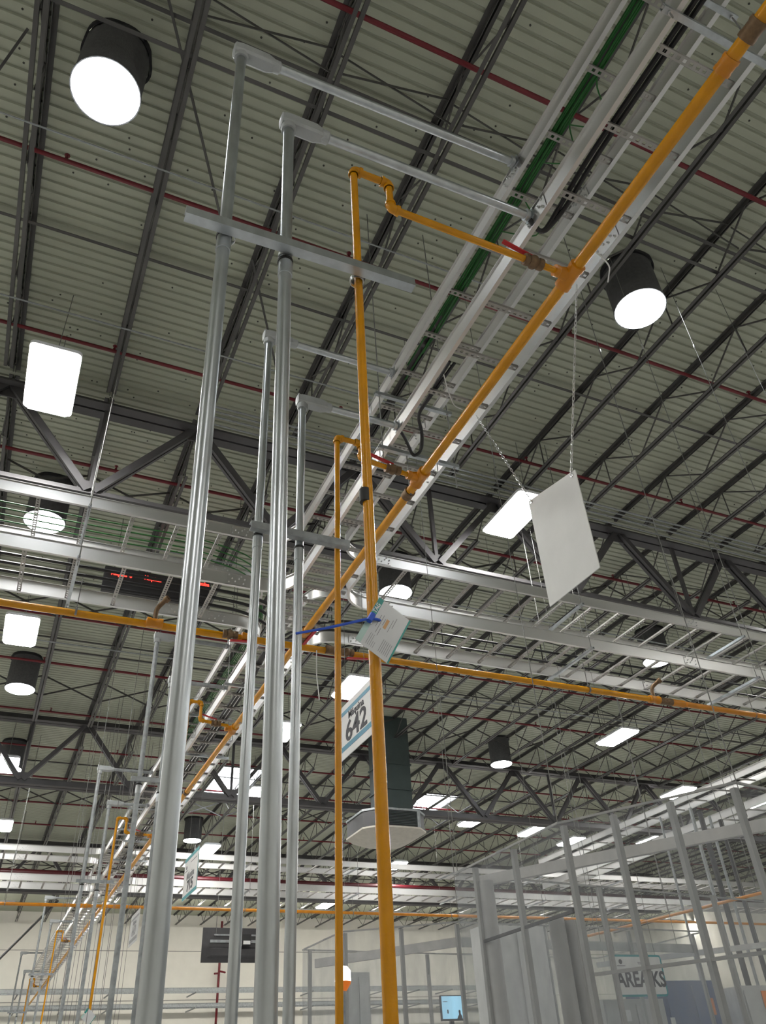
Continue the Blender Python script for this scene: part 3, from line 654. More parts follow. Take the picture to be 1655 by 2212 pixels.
# station 1, nearest
S1 = 2.667
conduit('tall front galvanised conduit, leftmost, topmost grey elbow box', 0.405, 0.500, S1, 7.65, MX0, zs=5.42, dz=0.09)
conduit('second front galvanised conduit, right of the leftmost big one', 0.780, 0.832, S1, 6.92, MX0, zs=5.38, dz=0.04)
gd = gas_drop('front orange gas drop pipe with the hanging tag', 1.252, 1.217, S1, 6.63, 0.265, valve_at=2.66)
part(gd, 'marker_band', MB().lathe((1.223, S1, 3.74), [(RB*1.01, 0), (RB*1.06, 0.001), (RB*1.06, 0.075), (RB*1.01, 0.076)], 16), 'print_orange' if False else 'black_marker', 'black and yellow band')
t = thing('strut_bracket', 'galvanised strut channel clamped across the three front drops', 'bracket', (0.21, S1-0.06, 5.36), 'strut brackets on the drops')
part(t, 'channel', MB().prism((0.20, S1-0.075, 5.385), (1.575, S1-0.075, 5.435), [(-0.03, -0.033), (0.03, -0.033), (0.03, 0.033), (-0.03, 0.033), (-0.03, 0.026), (0.024, 0.026), (0.024, -0.026), (-0.03, -0.026)]), 'galvanised')
for x in (0.455, 0.79, 1.235): part(t, 'pipe_clamp', MB().lathe((x, S1, 5.39), [(0.038, 0), (0.042, 0), (0.042, 0.03), (0.038, 0.03)], 16, caps=False), 'zinc_bolt')
# station 2
S2 = 5.14
conduit('second station left conduit, between the two big front conduits', 1.388, 1.372, S2, 7.65, MX0, zs=5.24)
conduit('second station right conduit, just right of the second big conduit', 1.748, 1.702, S2, 6.88, MX0, zs=5.20)
gd = gas_drop('thin orange gas drop pipe left of the front orange one', 2.095, 2.000, S2, 6.52, 0.24, 0.06, valve_at=2.68)
t = thing('strut_bracket', 'galvanised strut channel across the second station drops', 'bracket', (1.3, S2-0.07, 5.3), 'strut brackets on the drops')
part(t, 'channel', MB().prism((1.295, S2-0.075, 5.25), (2.15, S2-0.075, 5.25), [(-0.03, -0.033), (0.03, -0.033), (0.03, 0.033), (-0.03, 0.033), (-0.03, 0.026), (0.024, 0.026), (0.024, -0.026), (-0.03, -0.026)]), 'galvanised_dull')
# further stations going away
FAR = [(11.75, (1.60, 1.905, 2.20), 'third'), (18.25, (1.63, 1.94, 2.15), 'fourth'), (31.9, (1.78, 2.08, 2.31), 'fifth'), (44.0, (1.84, 2.12, 2.40), 'sixth')]
for y, (xa, xb, xc), nm in FAR:
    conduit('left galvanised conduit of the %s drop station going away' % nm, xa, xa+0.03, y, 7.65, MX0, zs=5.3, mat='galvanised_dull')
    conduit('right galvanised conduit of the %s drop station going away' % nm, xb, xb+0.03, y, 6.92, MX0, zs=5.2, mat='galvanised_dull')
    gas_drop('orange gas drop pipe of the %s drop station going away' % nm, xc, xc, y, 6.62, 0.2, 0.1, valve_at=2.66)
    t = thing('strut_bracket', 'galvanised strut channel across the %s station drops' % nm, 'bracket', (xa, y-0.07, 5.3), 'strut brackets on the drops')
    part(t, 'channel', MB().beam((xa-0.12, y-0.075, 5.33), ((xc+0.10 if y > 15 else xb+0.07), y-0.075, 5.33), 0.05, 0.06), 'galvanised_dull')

# a parallel tray run far to the right, seen through the clear curtains
tray('upper ladder tray of the next run, seen through the clear curtain', 'y', 9.0, 24.0, 16.9, 17.6, ZU, HU, 0.9, 9.4, fine=False)
tray('lower ladder tray of the next run, seen through the clear curtain', 'y', 9.0, 24.0, 16.9, 17.6, ZL, HL, 0.9, 9.4, fine=False)

# ------------------------------------------------------------------ hanging boards, chains, tags
def board(name, label, X, ya, yb, z0, z1, mat='sign_white', th=0.008, top=None, zo=0.0):
    """board in a plane of constant X facing -X; ya is the edge nearer the camera"""
    t = thing(name, label, 'sign', (X, (ya+yb)/2, z0), 'hanging machine boards')
    za, zb = top or (z1, z1)
    part(t, 'panel', MB().ring([[V((x, ya, z0-zo)), V((x, yb, z0)), V((x, yb, zb)), V((x, ya, za))] for x in (X, X+th)]), mat)
    return t
XA, YA = V((0, -1, 0)), V((0, 0, 1))
def bar(t, X, y0, y1, z0, z1, mat, name='stripe'):
    return part(t, name, MB().box((X-0.003, y0, z0), (X-0.0005, y1, z1)), mat)
bd = board('blank_board', 'blank white board hanging from two chains under the long tray', 3.46, 3.615, 4.24, 4.455, 5.4, top=(5.335, 5.475), zo=0.02)
part(bd, 'eyelet', MB().lathe((3.452, 3.66, 5.31), [(0.008, 0), (0.016, 0), (0.016, 0.012), (0.008, 0.012)], 10, axis=V((1, 0, 0)), caps=False), 'zinc_bolt')
part(bd, 'eyelet', MB().lathe((3.452, 4.20, 5.44), [(0.008, 0), (0.016, 0), (0.016, 0.012), (0.008, 0.012)], 10, axis=V((1, 0, 0)), caps=False), 'zinc_bolt')
def link_mesh():
    pts = []
    for k in range(14):
        a = 2*math.pi*k/14; pts.append(V((0.0085*math.cos(a), 0, 0.014*math.sin(a)+(0.010 if math.sin(a) > 0 else -0.010))))
    mb = MB(); n = 5; rings = []
    for i, p in enumerate(pts):
        t = (pts[(i+1) % 14]-pts[i-1]).normalized(); nrm = t.cross(V((0, 1, 0))).normalized()
        rings.append([p+nrm*(0.0028*math.cos(2*math.pi*j/n))+V((0, 1, 0))*(0.0028*math.sin(2*math.pi*j/n)) for j in range(n)])
    mb.ring(rings+[rings[0]], False)
    return mb
def chain(label, a, b):
    a, b = V(a), V(b); d = (b-a); L = d.length; n = int(L/0.037); d.normalize()
    t = thing('chain', label, 'chain', b, 'chains holding the blank board')
    me = mesh_of('link', link_mesh(), 'zinc_bolt', V((0, 0, 0)))
    q = V((0, 0, -1)).rotation_difference(d)
    for i in range(n+1):
        o = bpy.data.objects.new('link', me); COL.objects.link(o); o.parent = t
        o.location = a+d*(L*i/n)-b; o.rotation_mode = 'QUATERNION'
        o.rotation_quaternion = q @ Matrix.Rotation(math.pi/2*(i % 2)+0.3, 3, 'Z').to_quaternion()
chain('long galvanised chain on the right, holding the near corner of the blank board', (3.43, 3.03, 6.86), (3.455, 3.66, 5.325))
chain('galvanised chain on the left, holding the far corner of the blank board', (3.42, 4.71, 6.86), (3.455, 4.20, 5.455))
solo('cable_tie', MB().tube(fillet([(3.30, 2.66, 6.83), (3.42, 2.68, 6.80), (3.52, 2.72, 6.79), (3.66, 2.90, 6.88)], 0.1, 4), 0.006, 6), 'sign_white', 'white cable tie sticking out beside the big orange tee', 'cable tie', 'white cable ties')
solo('cable_tie', MB().tube(fillet([(2.83, 4.30, 6.83), (2.93, 4.42, 6.78), (3.08, 4.58, 6.77), (3.2, 4.62, 6.80)], 0.1, 4), 0.005, 6), 'sign_white', 'white cable tie hanging from a rung of the lower overhead tray', 'cable tie', 'white cable ties')
def hang_wires(t, X, ya, yb, z, zt):
    for y in (ya, yb): part(t, 'hanging_wire', MB().tube([(X+0.004, y, z), (X+0.004, y, zt)], 0.003, 5), 'wire_steel')
bd = board('machine_sign', 'white board reading Maquina 642 with blue bars, between the orange pipes', 3.46, 7.62, 8.62, 4.71, 5.36)
bar(bd, 3.46, 7.62, 8.58, 5.235, 5.285, 'sign_blue'); bar(bd, 3.46, 7.62, 8.58, 4.80, 4.86, 'sign_blue'); bar(bd, 3.46, 8.55, 8.585, 4.86, 5.235, 'sign_blue')
text(bd, 'lettering', 'M\u00e1quina', 0.128, 'print_black', (3.4575, 8.08, 5.178), XA, YA, 0.001, sx=1.1)
text(bd, 'number', '642', 0.335, 'print_black', (3.4575, 8.09, 4.985), XA, YA, 0.006, sx=1.3)
hang_wires(bd, 3.46, 7.8, 8.4, 5.36, 6.86)
bd = board('machine_sign', 'white board reading Maquina 715 with teal bars, behind the leftmost conduit', 3.46, 15.90, 17.1, 4.79, 5.56)
bar(bd, 3.46, 15.90, 17.1, 5.49, 5.56, 'sign_teal'); bar(bd, 3.46, 15.90, 17.1, 4.79, 4.855, 'sign_teal')
bar(bd, 3.46, 15.90, 15.93, 4.855, 5.49, 'sign_teal')
text(bd, 'lettering', 'M\u00e1quina', 0.19, 'print_grey', (3.4575, 16.52, 5.18), XA, YA, 0.002)
text(bd, 'number', '715', 0.27, 'print_black', (3.4575, 16.50, 4.985), XA, YA, 0.008, sx=1.25)
bar(bd, 3.46, 16.05, 16.55, 5.40, 5.415, 'print_grey', 'slogan_line')
part(bd, 'logo', MB().lathe((3.4575, 16.90, 5.37), [(0.016, 0), (0.036, 0), (0.036, 0.002), (0.016, 0.002)], 14, axis=V((-1, 0, 0))), 'print_black')
bar(bd, 3.46, 16.80, 17.02, 5.295, 5.312, 'print_grey', 'logo_line')
hang_wires(bd, 3.46, 16.1, 16.9, 5.56, 6.86)
bd = board('machine_sign', 'grey far board reading Maquina 643 in front of the white back wall', 3.46, 22.1, 23.3, 4.88, 5.60, 'sign_grey')
bar(bd, 3.46, 22.15, 23.25, 5.45, 5.50, 'print_grey'); bar(bd, 3.46, 22.15, 23.25, 4.94, 5.02, 'print_grey')
text(bd, 'lettering', 'M\u00e1quina', 0.14, 'print_grey', (3.4575, 22.7, 5.37), XA, YA, 0.002)
text(bd, 'number', '643', 0.3, 'print_grey', (3.4575, 22.7, 5.17), XA, YA, 0.008, sx=1.25)
hang_wires(bd, 3.46, 22.3, 23.1, 5.60, 6.86)
# tag on the front orange drop
def tag_card(label, y, pL, pT, pR, pB, cord=None, words=True):
    L, T, R_, B = [V((p[0], y, p[1])) for p in (pL, pT, pR, pB)]
    t = thing('pipe_tag', label, 'tag', B, 'paper tags on the gas drops')
    up = (T-L); dn = ((R_-T)+(B-L))*0.5; nrm = V((0, -1, 0))
    def q(u0, u1, v0, v1, off, th, mat, name):
        c = [L+up*u+dn*v+nrm*off for u, v in ((u0, v0), (u1, v0), (u1, v1), (u0, v1))]
        return part(t, name, MB().ring([[p for p in c], [p-nrm*th for p in c]]), mat)
    q(0, 1, 0, 1, 0, 0.002, 'tag_card', 'card')
    q(0.50, 1, 0, 0.15, 0.0008, 0.0006, 'tag_teal', 'header'); q(0, 0.42, 0, 0.15, 0.0008, 0.0006, 'tag_pale', 'header')
    q(0, 1, 0.955, 1, 0.0008, 0.0006, 'tag_teal', 'footer')
    if words:
        u, d = up.normalized(), dn.normalized()
        text(t, 'header_lettering', 'TAG', 0.026, 'sign_white', L+up*0.78+dn*0.08+nrm*0.0012, u, -d, 0.0008, 0.0003)
        for v, a, b in ((0.27, 0.45, 0.72), (0.34, 0.35, 0.75), (0.41, 0.32, 0.48), (0.41, 0.56, 0.7)): q(a, b, v, v+0.014, 0.0008, 0.0005, 'print_grey', 'printed_line')
        for v in (0.26, 0.31, 0.36, 0.41, 0.46): q(0.06, 0.30-0.12*(v > 0.4), v, v+0.01, 0.0008, 0.0005, 'print_grey', 'printed_line')
        q(0.52, 0.72, 0.45, 0.53, 0.0008, 0.0005, 'print_orange', 'printed_block')
        for v in (0.62, 0.67, 0.72, 0.77, 0.82, 0.87): q(0.08, 0.34, v, v+0.012, 0.0008, 0.0005, 'print_grey', 'printed_line')
        q(0.5, 0.78, 0.60, 0.612, 0.0008, 0.0005, 'print_grey', 'printed_line'); q(0.62, 0.85, 0.66, 0.675, 0.0008, 0.0005, 'print_grey', 'printed_line')
    return t
tg = tag_card('white and teal paper tag tied to the front orange drop pipe', S1-0.055, (1.125, 2.985), (1.243, 3.20), (1.385, 3.105), (1.263, 2.90))
part(tg, 'grommet', MB().lathe((1.195, S1-0.056, 3.075), [(0.004, 0), (0.011, 0), (0.011, 0.004), (0.004, 0.004)], 12, axis=V((0, -1, 0)), caps=False), 'zinc_bolt')
part(tg, 'blue_tie', MB().tube(fillet([(1.25, S1+0.035, 3.10), (1.27, S1-0.02, 3.10), (1.225, S1-0.066, 3.085), (1.185, S1-0.07, 3.08), (1.0, S1-0.068, 3.005), (0.872, S1-0.062, 2.962)], 0.03, 5), 0.0075, 8, 0.005), 'tie_blue', 'blue plastic tie with a loose end')
part(tg, 'tie_knot', MB().tube([(1.20, S1-0.075, 3.10), (1.18, S1-0.075, 3.065)], 0.013, 8), 'tie_blue')
p = [onY(x, y, 18.1) for x, y in ((174, 2198), (190, 2176), (207, 2192), (192, 2220))]
tag_card('small teal-headed tag on a far orange drop pipe at the bottom left', 18.1, (p[0].x, p[0].z), (p[1].x, p[1].z), (p[2].x, p[2].z), (p[3].x, p[3].z), words=False)

rescale(created(before), KT)
DK = DKW

# ------------------------------------------------------------------ hanging wires
wires = [(4.57, 4.0, 2.9), (5.23, 4.0, 2.9), (6.09, 4.0, 2.9), (7.0, 4.0, 2.9), (3.55, 4.74, 3.0), (4.18, 3.66, 3.0), (3.56, 6.25, 3.0), (5.64, 10.0, 3.0), (7.0, 10.0, 3.0), (10.2, 10.0, 3.0), (8.6, 10.1, 3.2), (12.0, 10.6, 3.2)]
for i, (x, y, z) in enumerate(wires):
    solo('hanging_wire', MB().tube([(x, y, z), (x, y, (z+DK)/2), (x, y, DK+0.001)], 0.0036, 5), 'wire_steel', 'thin vertical steel wire on the right dropping to the curtain booths, %s of them' % ORD[i], 'wire', 'wires of the curtain booths')
    if i < 4: solo('turnbuckle', MB().lathe((x, y, 7.5+0.35*(i % 3)), [(0.006, 0), (0.011, 0.01), (0.011, 0.07), (0.006, 0.08)], 8), 'zinc_bolt', 'small bright turnbuckle on the %s steel wire' % ORD[i], 'turnbuckle', 'wire turnbuckles')
for i in range(18):
    px = 168+8.5*i+random.uniform(-3, 3); y = 16.5+random.uniform(-2.5, 7)
    a = onY(px, 1760, y)
    solo('hanging_wire', MB().tube([(a.x, y, 2.2), (a.x, y, 6.0), (a.x, y, DK+0.001)], 0.005, 5), 'wire_steel', 'thin vertical steel wire at the left among the far drops, %s from the left' % ORD[i], 'wire', 'wires among the far drops')

# ------------------------------------------------------------------ scrolling red display, monitor, air cooler, roof lights
Yd = 11.6
a, b, c, d = onY(228, 1222, Yd), onY(452, 1266, Yd), onY(452, 1312, Yd), onY(230, 1268, Yd)
z0, z1 = (c.z+d.z)/2-0.03, (a.z+b.z)/2+0.03
t = thing('led_display', 'long black scrolling display with red letters behind the left trays', 'display', ((a.x+b.x)/2, Yd, z0))
part(t, 'case', MB().box((a.x, Yd, z0), (b.x, Yd+0.12, z1)), 'tv_black')
zm = z1-0.32*(z1-z0)
for px, py, w in ((263, 1241, 'Maquina  8'), (331, 1251, 'Maquinas'), (436, 1262, 'Maquina')):
    q = onY(px, py, Yd); text(t, 'red_text', w, 0.105, 'red_led', (q.x, Yd-0.004, q.z), (1, 0, 0), (0, 0, 1), 0.003, sx=0.72)
for x in (a.x+0.15, b.x-0.15): part(t, 'hanger_rod', MB().tube([(x, Yd+0.06, z1), (x, Yd+0.06, DK+0.001)], 0.006, 6), 'wire_steel')
Yt = 24.0
a, b = onY(440, 2003, Yt), onY(444, 2079, Yt); xr = onY(592, 2006, Yt).x; xl, z0, z1 = a.x, b.z, a.z
t = thing('monitor', 'back of a large black monitor hanging before the white back wall', 'monitor', ((xl+xr)/2, Yt, z0))
part(t, 'shell', MB().ring([[V((xl, y, z0)), V((xr, y, z0)), V((xr, y, z1)), V((xl, y, z1))] for y in (Yt+0.07, Yt+0.03)]+[[V((xl+0.1, Yt, z0+0.1)), V((xr-0.1, Yt, z0+0.1)), V((xr-0.1, Yt, z1-0.08)), V((xl+0.1, Yt, z1-0.08))]]), 'tv_black')
zc = (z0+z1)/2
part(t, 'lower_bulge', MB().ring([[V((xl+0.15, Yt, z0+0.12)), V((xr-0.15, Yt, z0+0.12)), V((xr-0.15, Yt, zc-0.05)), V((xl+0.15, Yt, zc-0.05))], [V((xl+0.25, Yt-0.05, z0+0.16)), V((xr-0.25, Yt-0.05, z0+0.16)), V((xr-0.25, Yt-0.05, zc-0.1)), V((xl+0.25, Yt-0.05, zc-0.1))]]), 'tv_black')
part(t, 'mount_rail', MB().box((xl+0.2, Yt-0.04, zc+0.05), (xr-0.2, Yt-0.001, zc+0.12)), 'galvanised_dull')
part(t, 'mount_rail', MB().box((xl+0.3, Yt-0.03, zc+0.22), (xr-0.3, Yt-0.001, zc+0.26)), 'galvanised_dull')
part(t, 'control_box', MB().box(((xl+xr)/2+0.02, Yt-0.12, zc-0.02), ((xl+xr)/2+0.32, Yt-0.05, zc+0.25)), 'black_marker')
part(t, 'sticker', MB().box(((xl+xr)/2+0.1, Yt-0.123, zc-0.0), ((xl+xr)/2+0.3, Yt-0.1205, zc+0.09)), 'sign_white')
for x in (xl+0.35, xr-0.35): part(t, 'hanger_rod', MB().tube([(x, Yt-0.02, zc+0.2), (x, Yt-0.02, DK+0.001)], 0.008, 6), 'wire_steel')
Yc = 18.3
a, b, c = onY(829, 1640, Yc), onY(889, 1640, Yc), onY(862, 1758, Yc)
t = thing('air_cooler', 'dark square duct with a wide beige-bottomed air outlet box, behind the front orange pipe', 'air outlet', (c.x, Yc, c.z))
dw = (b.x-a.x)/2; zb = c.z
part(t, 'duct', MB().box((c.x-dw, Yc, zb), (c.x+dw, Yc+2*dw, DK-0.001)), 'duct_green')
for z in (zb+0.6, zb+1.25): part(t, 'duct_flange', MB().box((c.x-dw-0.03, Yc-0.03, z), (c.x+dw+0.03, Yc+2*dw+0.03, z+0.04)), 'duct_green')
hw = (onY(915, 1790, Yc).x-onY(779, 1790, Yc).x)/2; cx = (onY(915, 1790, Yc).x+onY(779, 1790, Yc).x)/2; h0 = zb-0.52
def octo(r, z, k=0.62): return [V((cx+sx*r*u, Yc+dw+sy*r*v, z)) for sx, sy, u, v in ((1, -1, k, 1), (1, -1, 1, k), (1, 1, 1, k), (1, 1, k, 1), (-1, 1, k, 1), (-1, 1, 1, k), (-1, -1, 1, k), (-1, -1, k, 1))]
part(t, 'plenum', MB().ring([octo(hw*0.97, h0+0.1), octo(hw*0.97, zb)]), 'tv_black')
part(t, 'bottom_pan', MB().ring([octo(hw*0.55, h0-0.12), octo(hw, h0+0.06), octo(hw, h0+0.1)]), 'cooler_beige')
part(t, 'top_rim', MB().ring([octo(hw, zb-0.05), octo(hw, zb)]), 'galvanised_dull')
fy = Yc+dw-hw*0.985
for k in range(9): part(t, 'louvre', MB().box((cx-hw*0.55, fy-0.01, h0+0.14+k*0.036), (cx+hw*0.55, fy+0.012, h0+0.15+k*0.036)), 'duct_green')
for sx in (-1, 1): part(t, 'corner_post', MB().box((cx+sx*hw*0.6-0.04, fy-0.02, h0+0.1), (cx+sx*hw*0.6+0.04, fy+0.03, zb-0.04)), 'galvanised_dull')
def rooflight(n, xa, xb, ya, yb, nx, ny):
    t = thing('window_%d' % n, None, None, (xa, ya, DK-0.05)); t['kind'] = 'structure'
    part(t, 'frame', MB().box((xa-0.06, ya-0.06, DK-0.03), (xb+0.06, ya, DK-0.002)).box((xa-0.06, yb, DK-0.03), (xb+0.06, yb+0.06, DK-0.002)).box((xa-0.06, ya, DK-0.03), (xa, yb, DK-0.002)).box((xb, ya, DK-0.03), (xb+0.06, yb, DK-0.002)), 'girder_paint')
    for i in range(nx):
        for j in range(ny):
            part(t, 'pane', MB().box((xa+(xb-xa)*i/nx+0.02, ya+(yb-ya)*j/ny+0.02, DK-0.025), (xa+(xb-xa)*(i+1)/nx-0.02, ya+(yb-ya)*(j+1)/ny-0.02, DK-0.005)), 'sky_pane')
rooflight(1, 4.8*KR, 5.95*KR, 20.2*KR, 22.6*KR, 2, 4)
rooflight(2, 11.1*KR, 12.2*KR, 20.9*KR, 22.6*KR, 2, 3)

# ------------------------------------------------------------------ clear curtain booths
def booth(label, poly, z, posts, extra=True, hem=0.25):
    t = thing('curtain_booth', label, 'booth', (poly[0][0], poly[0][1], 0), 'clear curtain booths')
    n = len(poly)
    for i in range(n):
        a, b = V((*poly[i], 0)), V((*poly[(i+1) % n], 0)); d = (b-a).normalized(); nr = d.cross(Z)
        k = max(2, int((b-a).length/0.12)); top = []
        pts = [a+(b-a)*(j/k)+nr*(0.012*math.sin(j*1.3+i)) for j in range(k+1)]
        vs = []; fs = []
        for lv in (hem, 1.0, 1.7, 2.3, z):
            for j, p in enumerate(pts): vs.append(p+nr*(0.014*math.sin(j*0.9+lv*2)*(1 if lv < z else 0))+Z*lv)
        for r in range(4):
            for j in range(k): fs.append((r*(k+1)+j, r*(k+1)+j+1, (r+1)*(k+1)+j+1, (r+1)*(k+1)+j))
        part(t, 'clear_sheet', MB().add(vs, fs), 'clear_vinyl')
        part(t, 'top_rail', MB().beam(a+Z*(z-0.01), b+Z*(z-0.007), 0.014, 0.014), 'frame_grey')
    for x, y in posts:
        part(t, 'post', MB().box((x-0.019, y-0.019, 0), (x+0.019, y+0.019, z-0.02)), 'frame_grey')
    return t
pts = [(3.55, 6.29), (3.55, 4.74), (4.18, 3.66), (8.2, 4.3), (8.2, 6.9)]
bt = booth('near clear plastic curtain booth with grey posts at the lower right', pts, 3.0, [(3.60, 6.02), (3.60, 5.42), (3.61, 4.76), (3.80, 4.44), (4.0, 4.09), (4.22, 3.73), (6.0, 4.04), (7.6, 4.3), (5.2, 6.5), (6.7, 6.6), (8.1, 6.8)])
a, b = onZ(1030, 1897, 2.9), onZ(1680, 1766, 2.9)
part(bt, 'header_beam', MB().beam(a+V((0.1, 0.1, 0)), b+V((0.1, 0.1, 0)), 0.05, 0.08), 'beam_white')
part(bt, 'mid_rail', MB().beam((3.60, 6.02, 2.44), (3.60, 4.78, 2.44), 0.02, 0.02), 'tube_grey')
a, b = onX(1310, 2150, 4.6), onX(1655, 2105, 4.4)
part(bt, 'mid_rail', MB().beam((3.62, 4.72, 2.06), (4.22, 3.70, 2.06), 0.02, 0.02), 'frame_grey')
for q, (x0, x1, Yq, ytop, mat) in enumerate(((1052, 1082, 6.0, 1905, 'cabinet_grey'), (1198, 1228, 5.6, 1985, 'frame_grey'), (1232, 1258, 5.6, 1990, 'frame_grey'))):
    a, b = onY(x0, 2060, Yq), onY(x1, 2060, Yq); zt = onY((x0+x1)/2, ytop, Yq).z
    part(bt, 'curtain_roll', MB().ring([[V(((a.x+b.x)/2+(b.x-a.x)/2*math.cos(g), Yq+(b.x-a.x)/2*math.sin(g), z)) for g in [2*math.pi*k/12 for k in range(12)]] for z in (0.02, 1.0, 1.9, zt)]), mat)
pts = [(3.60, 10.3), (3.62, 9.05), (4.70, 8.35), (8.4, 8.6), (8.4, 10.8)]
bt2 = booth('second clear plastic curtain booth behind the orange drop pipes', pts, 3.0, [(3.66, 10.2), (3.67, 9.08), (4.2, 8.75), (4.72, 8.42), (5.9, 8.5), (7.2, 8.6), (8.3, 8.7), (5.4, 10.5), (6.8, 10.6)])
a, b = onZ(668, 2072, 2.85), onZ(990, 2030, 2.85)
part(bt2, 'header_beam', MB().beam((3.7, 10.1, 2.82), (4.75, 8.5, 2.82), 0.05, 0.09), 'beam_white')
part(bt2, 'header_beam', MB().beam((4.75, 8.5, 2.82), (8.3, 8.75, 2.82), 0.05, 0.09), 'beam_white')

# machines and cabinets seen through the curtains
def cabinet(name, label, px0, px1, ptop, Yq, dep, mat, cat='cabinet', cut=None):
    a, b = onY(px0, 2150, Yq), onY(px1, 2150, Yq); zt = onY((px0+px1)/2, ptop, Yq).z
    t = thing(name, label, cat, ((a.x+b.x)/2, Yq, 0))
    part(t, 'body', MB().box((a.x, Yq, 0.05), (b.x, Yq+dep, zt)), mat)
    part(t, 'plinth', MB().box((a.x+0.03, Yq+0.03, 0), (b.x-0.03, Yq+dep-0.03, 0.05)), 'tube_grey')
    w = (b.x-a.x)
    for k in range(2): part(t, 'door', MB().box((a.x+0.02+k*w/2, Yq-0.018, 0.12), (a.x+w/2*(k+1)-0.02, Yq-0.001, zt-0.06)), mat)
    return t, a.x, b.x, zt
def label_plate(t, px0, px1, py0, py1, Yq, mat='label_orange'):
    a, b = onY(px0, py0, Yq), onY(px1, py1, Yq)
    part(t, 'warning_label', MB().box((a.x, Yq-0.004, b.z), (b.x, Yq-0.0005, a.z)), mat)
t, *_ = cabinet('machine_cabinet', 'dark blue cabinet with orange warning label behind the near curtain', 1436, 1552, 2118, 9.6, 0.8, 'cabinet_blue')
label_plate(t, 1530, 1549, 2156, 2192, 9.575); label_plate(t, 1448, 1462, 2198, 2216, 9.575, 'sign_white')
t, *_ = cabinet('machine_cabinet', 'grey cabinet with a small orange label left of the blue one', 1300, 1430, 2158, 9.4, 0.8, 'cabinet_grey')
label_plate(t, 1405, 1420, 2172, 2206, 9.375); label_plate(t, 1348, 1366, 2182, 2206, 9.375, 'sign_white')
t, *_ = cabinet('machine_cabinet', 'beige cabinet with orange label at the right edge behind the curtain', 1606, 1780, 2128, 9.7, 0.8, 'cabinet_grey')
label_plate(t, 1643, 1672, 2140, 2178, 9.675)
cabinet('machine_enclosure', 'tall pale machine enclosure inside the near curtain booth', 1060, 1196, 2000, 7.3, 0.25, 'sign_white', 'machine')
cabinet('machine_enclosure', 'pale machine enclosure inside the second curtain booth', 746, 800, 2100, 11.4, 0.3, 'cabinet_grey', 'machine')
# AREA sign
Ys = 8.2
a, b = onY(1318, 2062, Ys), onY(1446, 2152, Ys); cx, cz = (a.x+b.x)/2, (a.z+b.z)/2; hw, hh = (b.x-a.x)/2, (a.z-b.z)/2
t = thing('area_sign', 'white sign with teal border reading AREA KS behind the near curtain', 'sign', (cx, Ys, b.z))
def rrect(hw, hh, c, y):
    out = []
    for sx, sy, a0 in ((1, 1, 0), (-1, 1, 90), (-1, -1, 180), (1, -1, 270)):
        for k in range(4): g = math.radians(a0+30*k); out.append(V((cx+sx*(hw-c)+c*math.cos(g), y, cz+sy*(hh-c)+c*math.sin(g))))
    return out
part(t, 'border', MB().ring([rrect(hw, hh, 0.04, Ys), rrect(hw, hh, 0.04, Ys+0.01)]), 'sign_teal')
part(t, 'face', MB().ring([rrect(hw*0.94, hh*0.90, 0.015, Ys-0.003), rrect(hw*0.94, hh*0.90, 0.015, Ys-0.0005)]), 'sign_white')
text(t, 'lettering', 'AREA KS', hh*1.02, 'print_black', (cx+hw*0.03, Ys-0.0045, cz-hh*0.22), (1, 0, 0), (0, 0, 1), 0.006, 0.001, sx=0.86)
text(t, 'slogan', 'TO CREATE', hh*0.16, 'print_grey', (cx+hw*0.25, Ys-0.0045, cz+hh*0.58), (1, 0, 0), (0, 0, 1), 0.001, 0.001)
part(t, 'logo', MB().lathe((cx-hw*0.66, Ys-0.004, cz+hh*0.66), [(hh*0.05, 0), (hh*0.12, 0), (hh*0.12, 0.001), (hh*0.05, 0.001)], 14, axis=V((0, -1, 0))), 'print_black')
part(t, 'logo_line', MB().box((cx-hw*0.82, Ys-0.0045, cz+hh*0.44), (cx-hw*0.5, Ys-0.0035, cz+hh*0.48)), 'print_grey')
for s in (-1, 1): part(t, 'hanger_wire', MB().tube([(cx+s*hw*0.8, Ys+0.005, cz+hh), (cx+s*hw*0.8, Ys+0.005, DK+0.001)], 0.003, 5), 'wire_steel')
# lit screen
Yq = 12.5
a, b = onY(953, 2152, Yq), onY(1004, 2200, Yq)
t = thing('wall_screen', 'lit pale blue screen at the bottom behind the second curtain booth', 'screen', ((a.x+b.x)/2, Yq, b.z))
part(t, 'bezel', MB().box((a.x-0.012, Yq, b.z-0.025), (b.x+0.012, Yq+0.05, a.z+0.012)), 'tv_black')
part(t, 'picture', MB().box((a.x, Yq-0.003, b.z), (b.x, Yq-0.0005, a.z)), 'screen_blue')
w, h = b.x-a.x, a.z-b.z
part(t, 'picture_figure', MB().ring([[V((a.x+w*u, y, b.z+h*v)) for u, v in ((0.66, 0.0), (0.90, 0.0), (0.88, 0.13), (0.83, 0.20), (0.83, 0.33), (0.80, 0.38), (0.76, 0.38), (0.74, 0.33), (0.75, 0.18), (0.70, 0.10))] for y in (Yq-0.006, Yq-0.0035)]), 'print_black')
part(t, 'picture_mark', MB().box((a.x+w*0.22, Yq-0.006, b.z+h*0.23), (a.x+w*0.28, Yq-0.0035, b.z+h*0.40)), 'print_black')
part(t, 'picture_logo', MB().box((a.x+w*0.06, Yq-0.006, b.z+h*0.74), (a.x+w*0.26, Yq-0.0035, b.z+h*0.765)), 'print_grey')
part(t, 'stand', MB().box(((a.x+b.x)/2-0.03, Yq+0.05, 0), ((a.x+b.x)/2+0.03, Yq+0.1, a.z)), 'tube_grey')
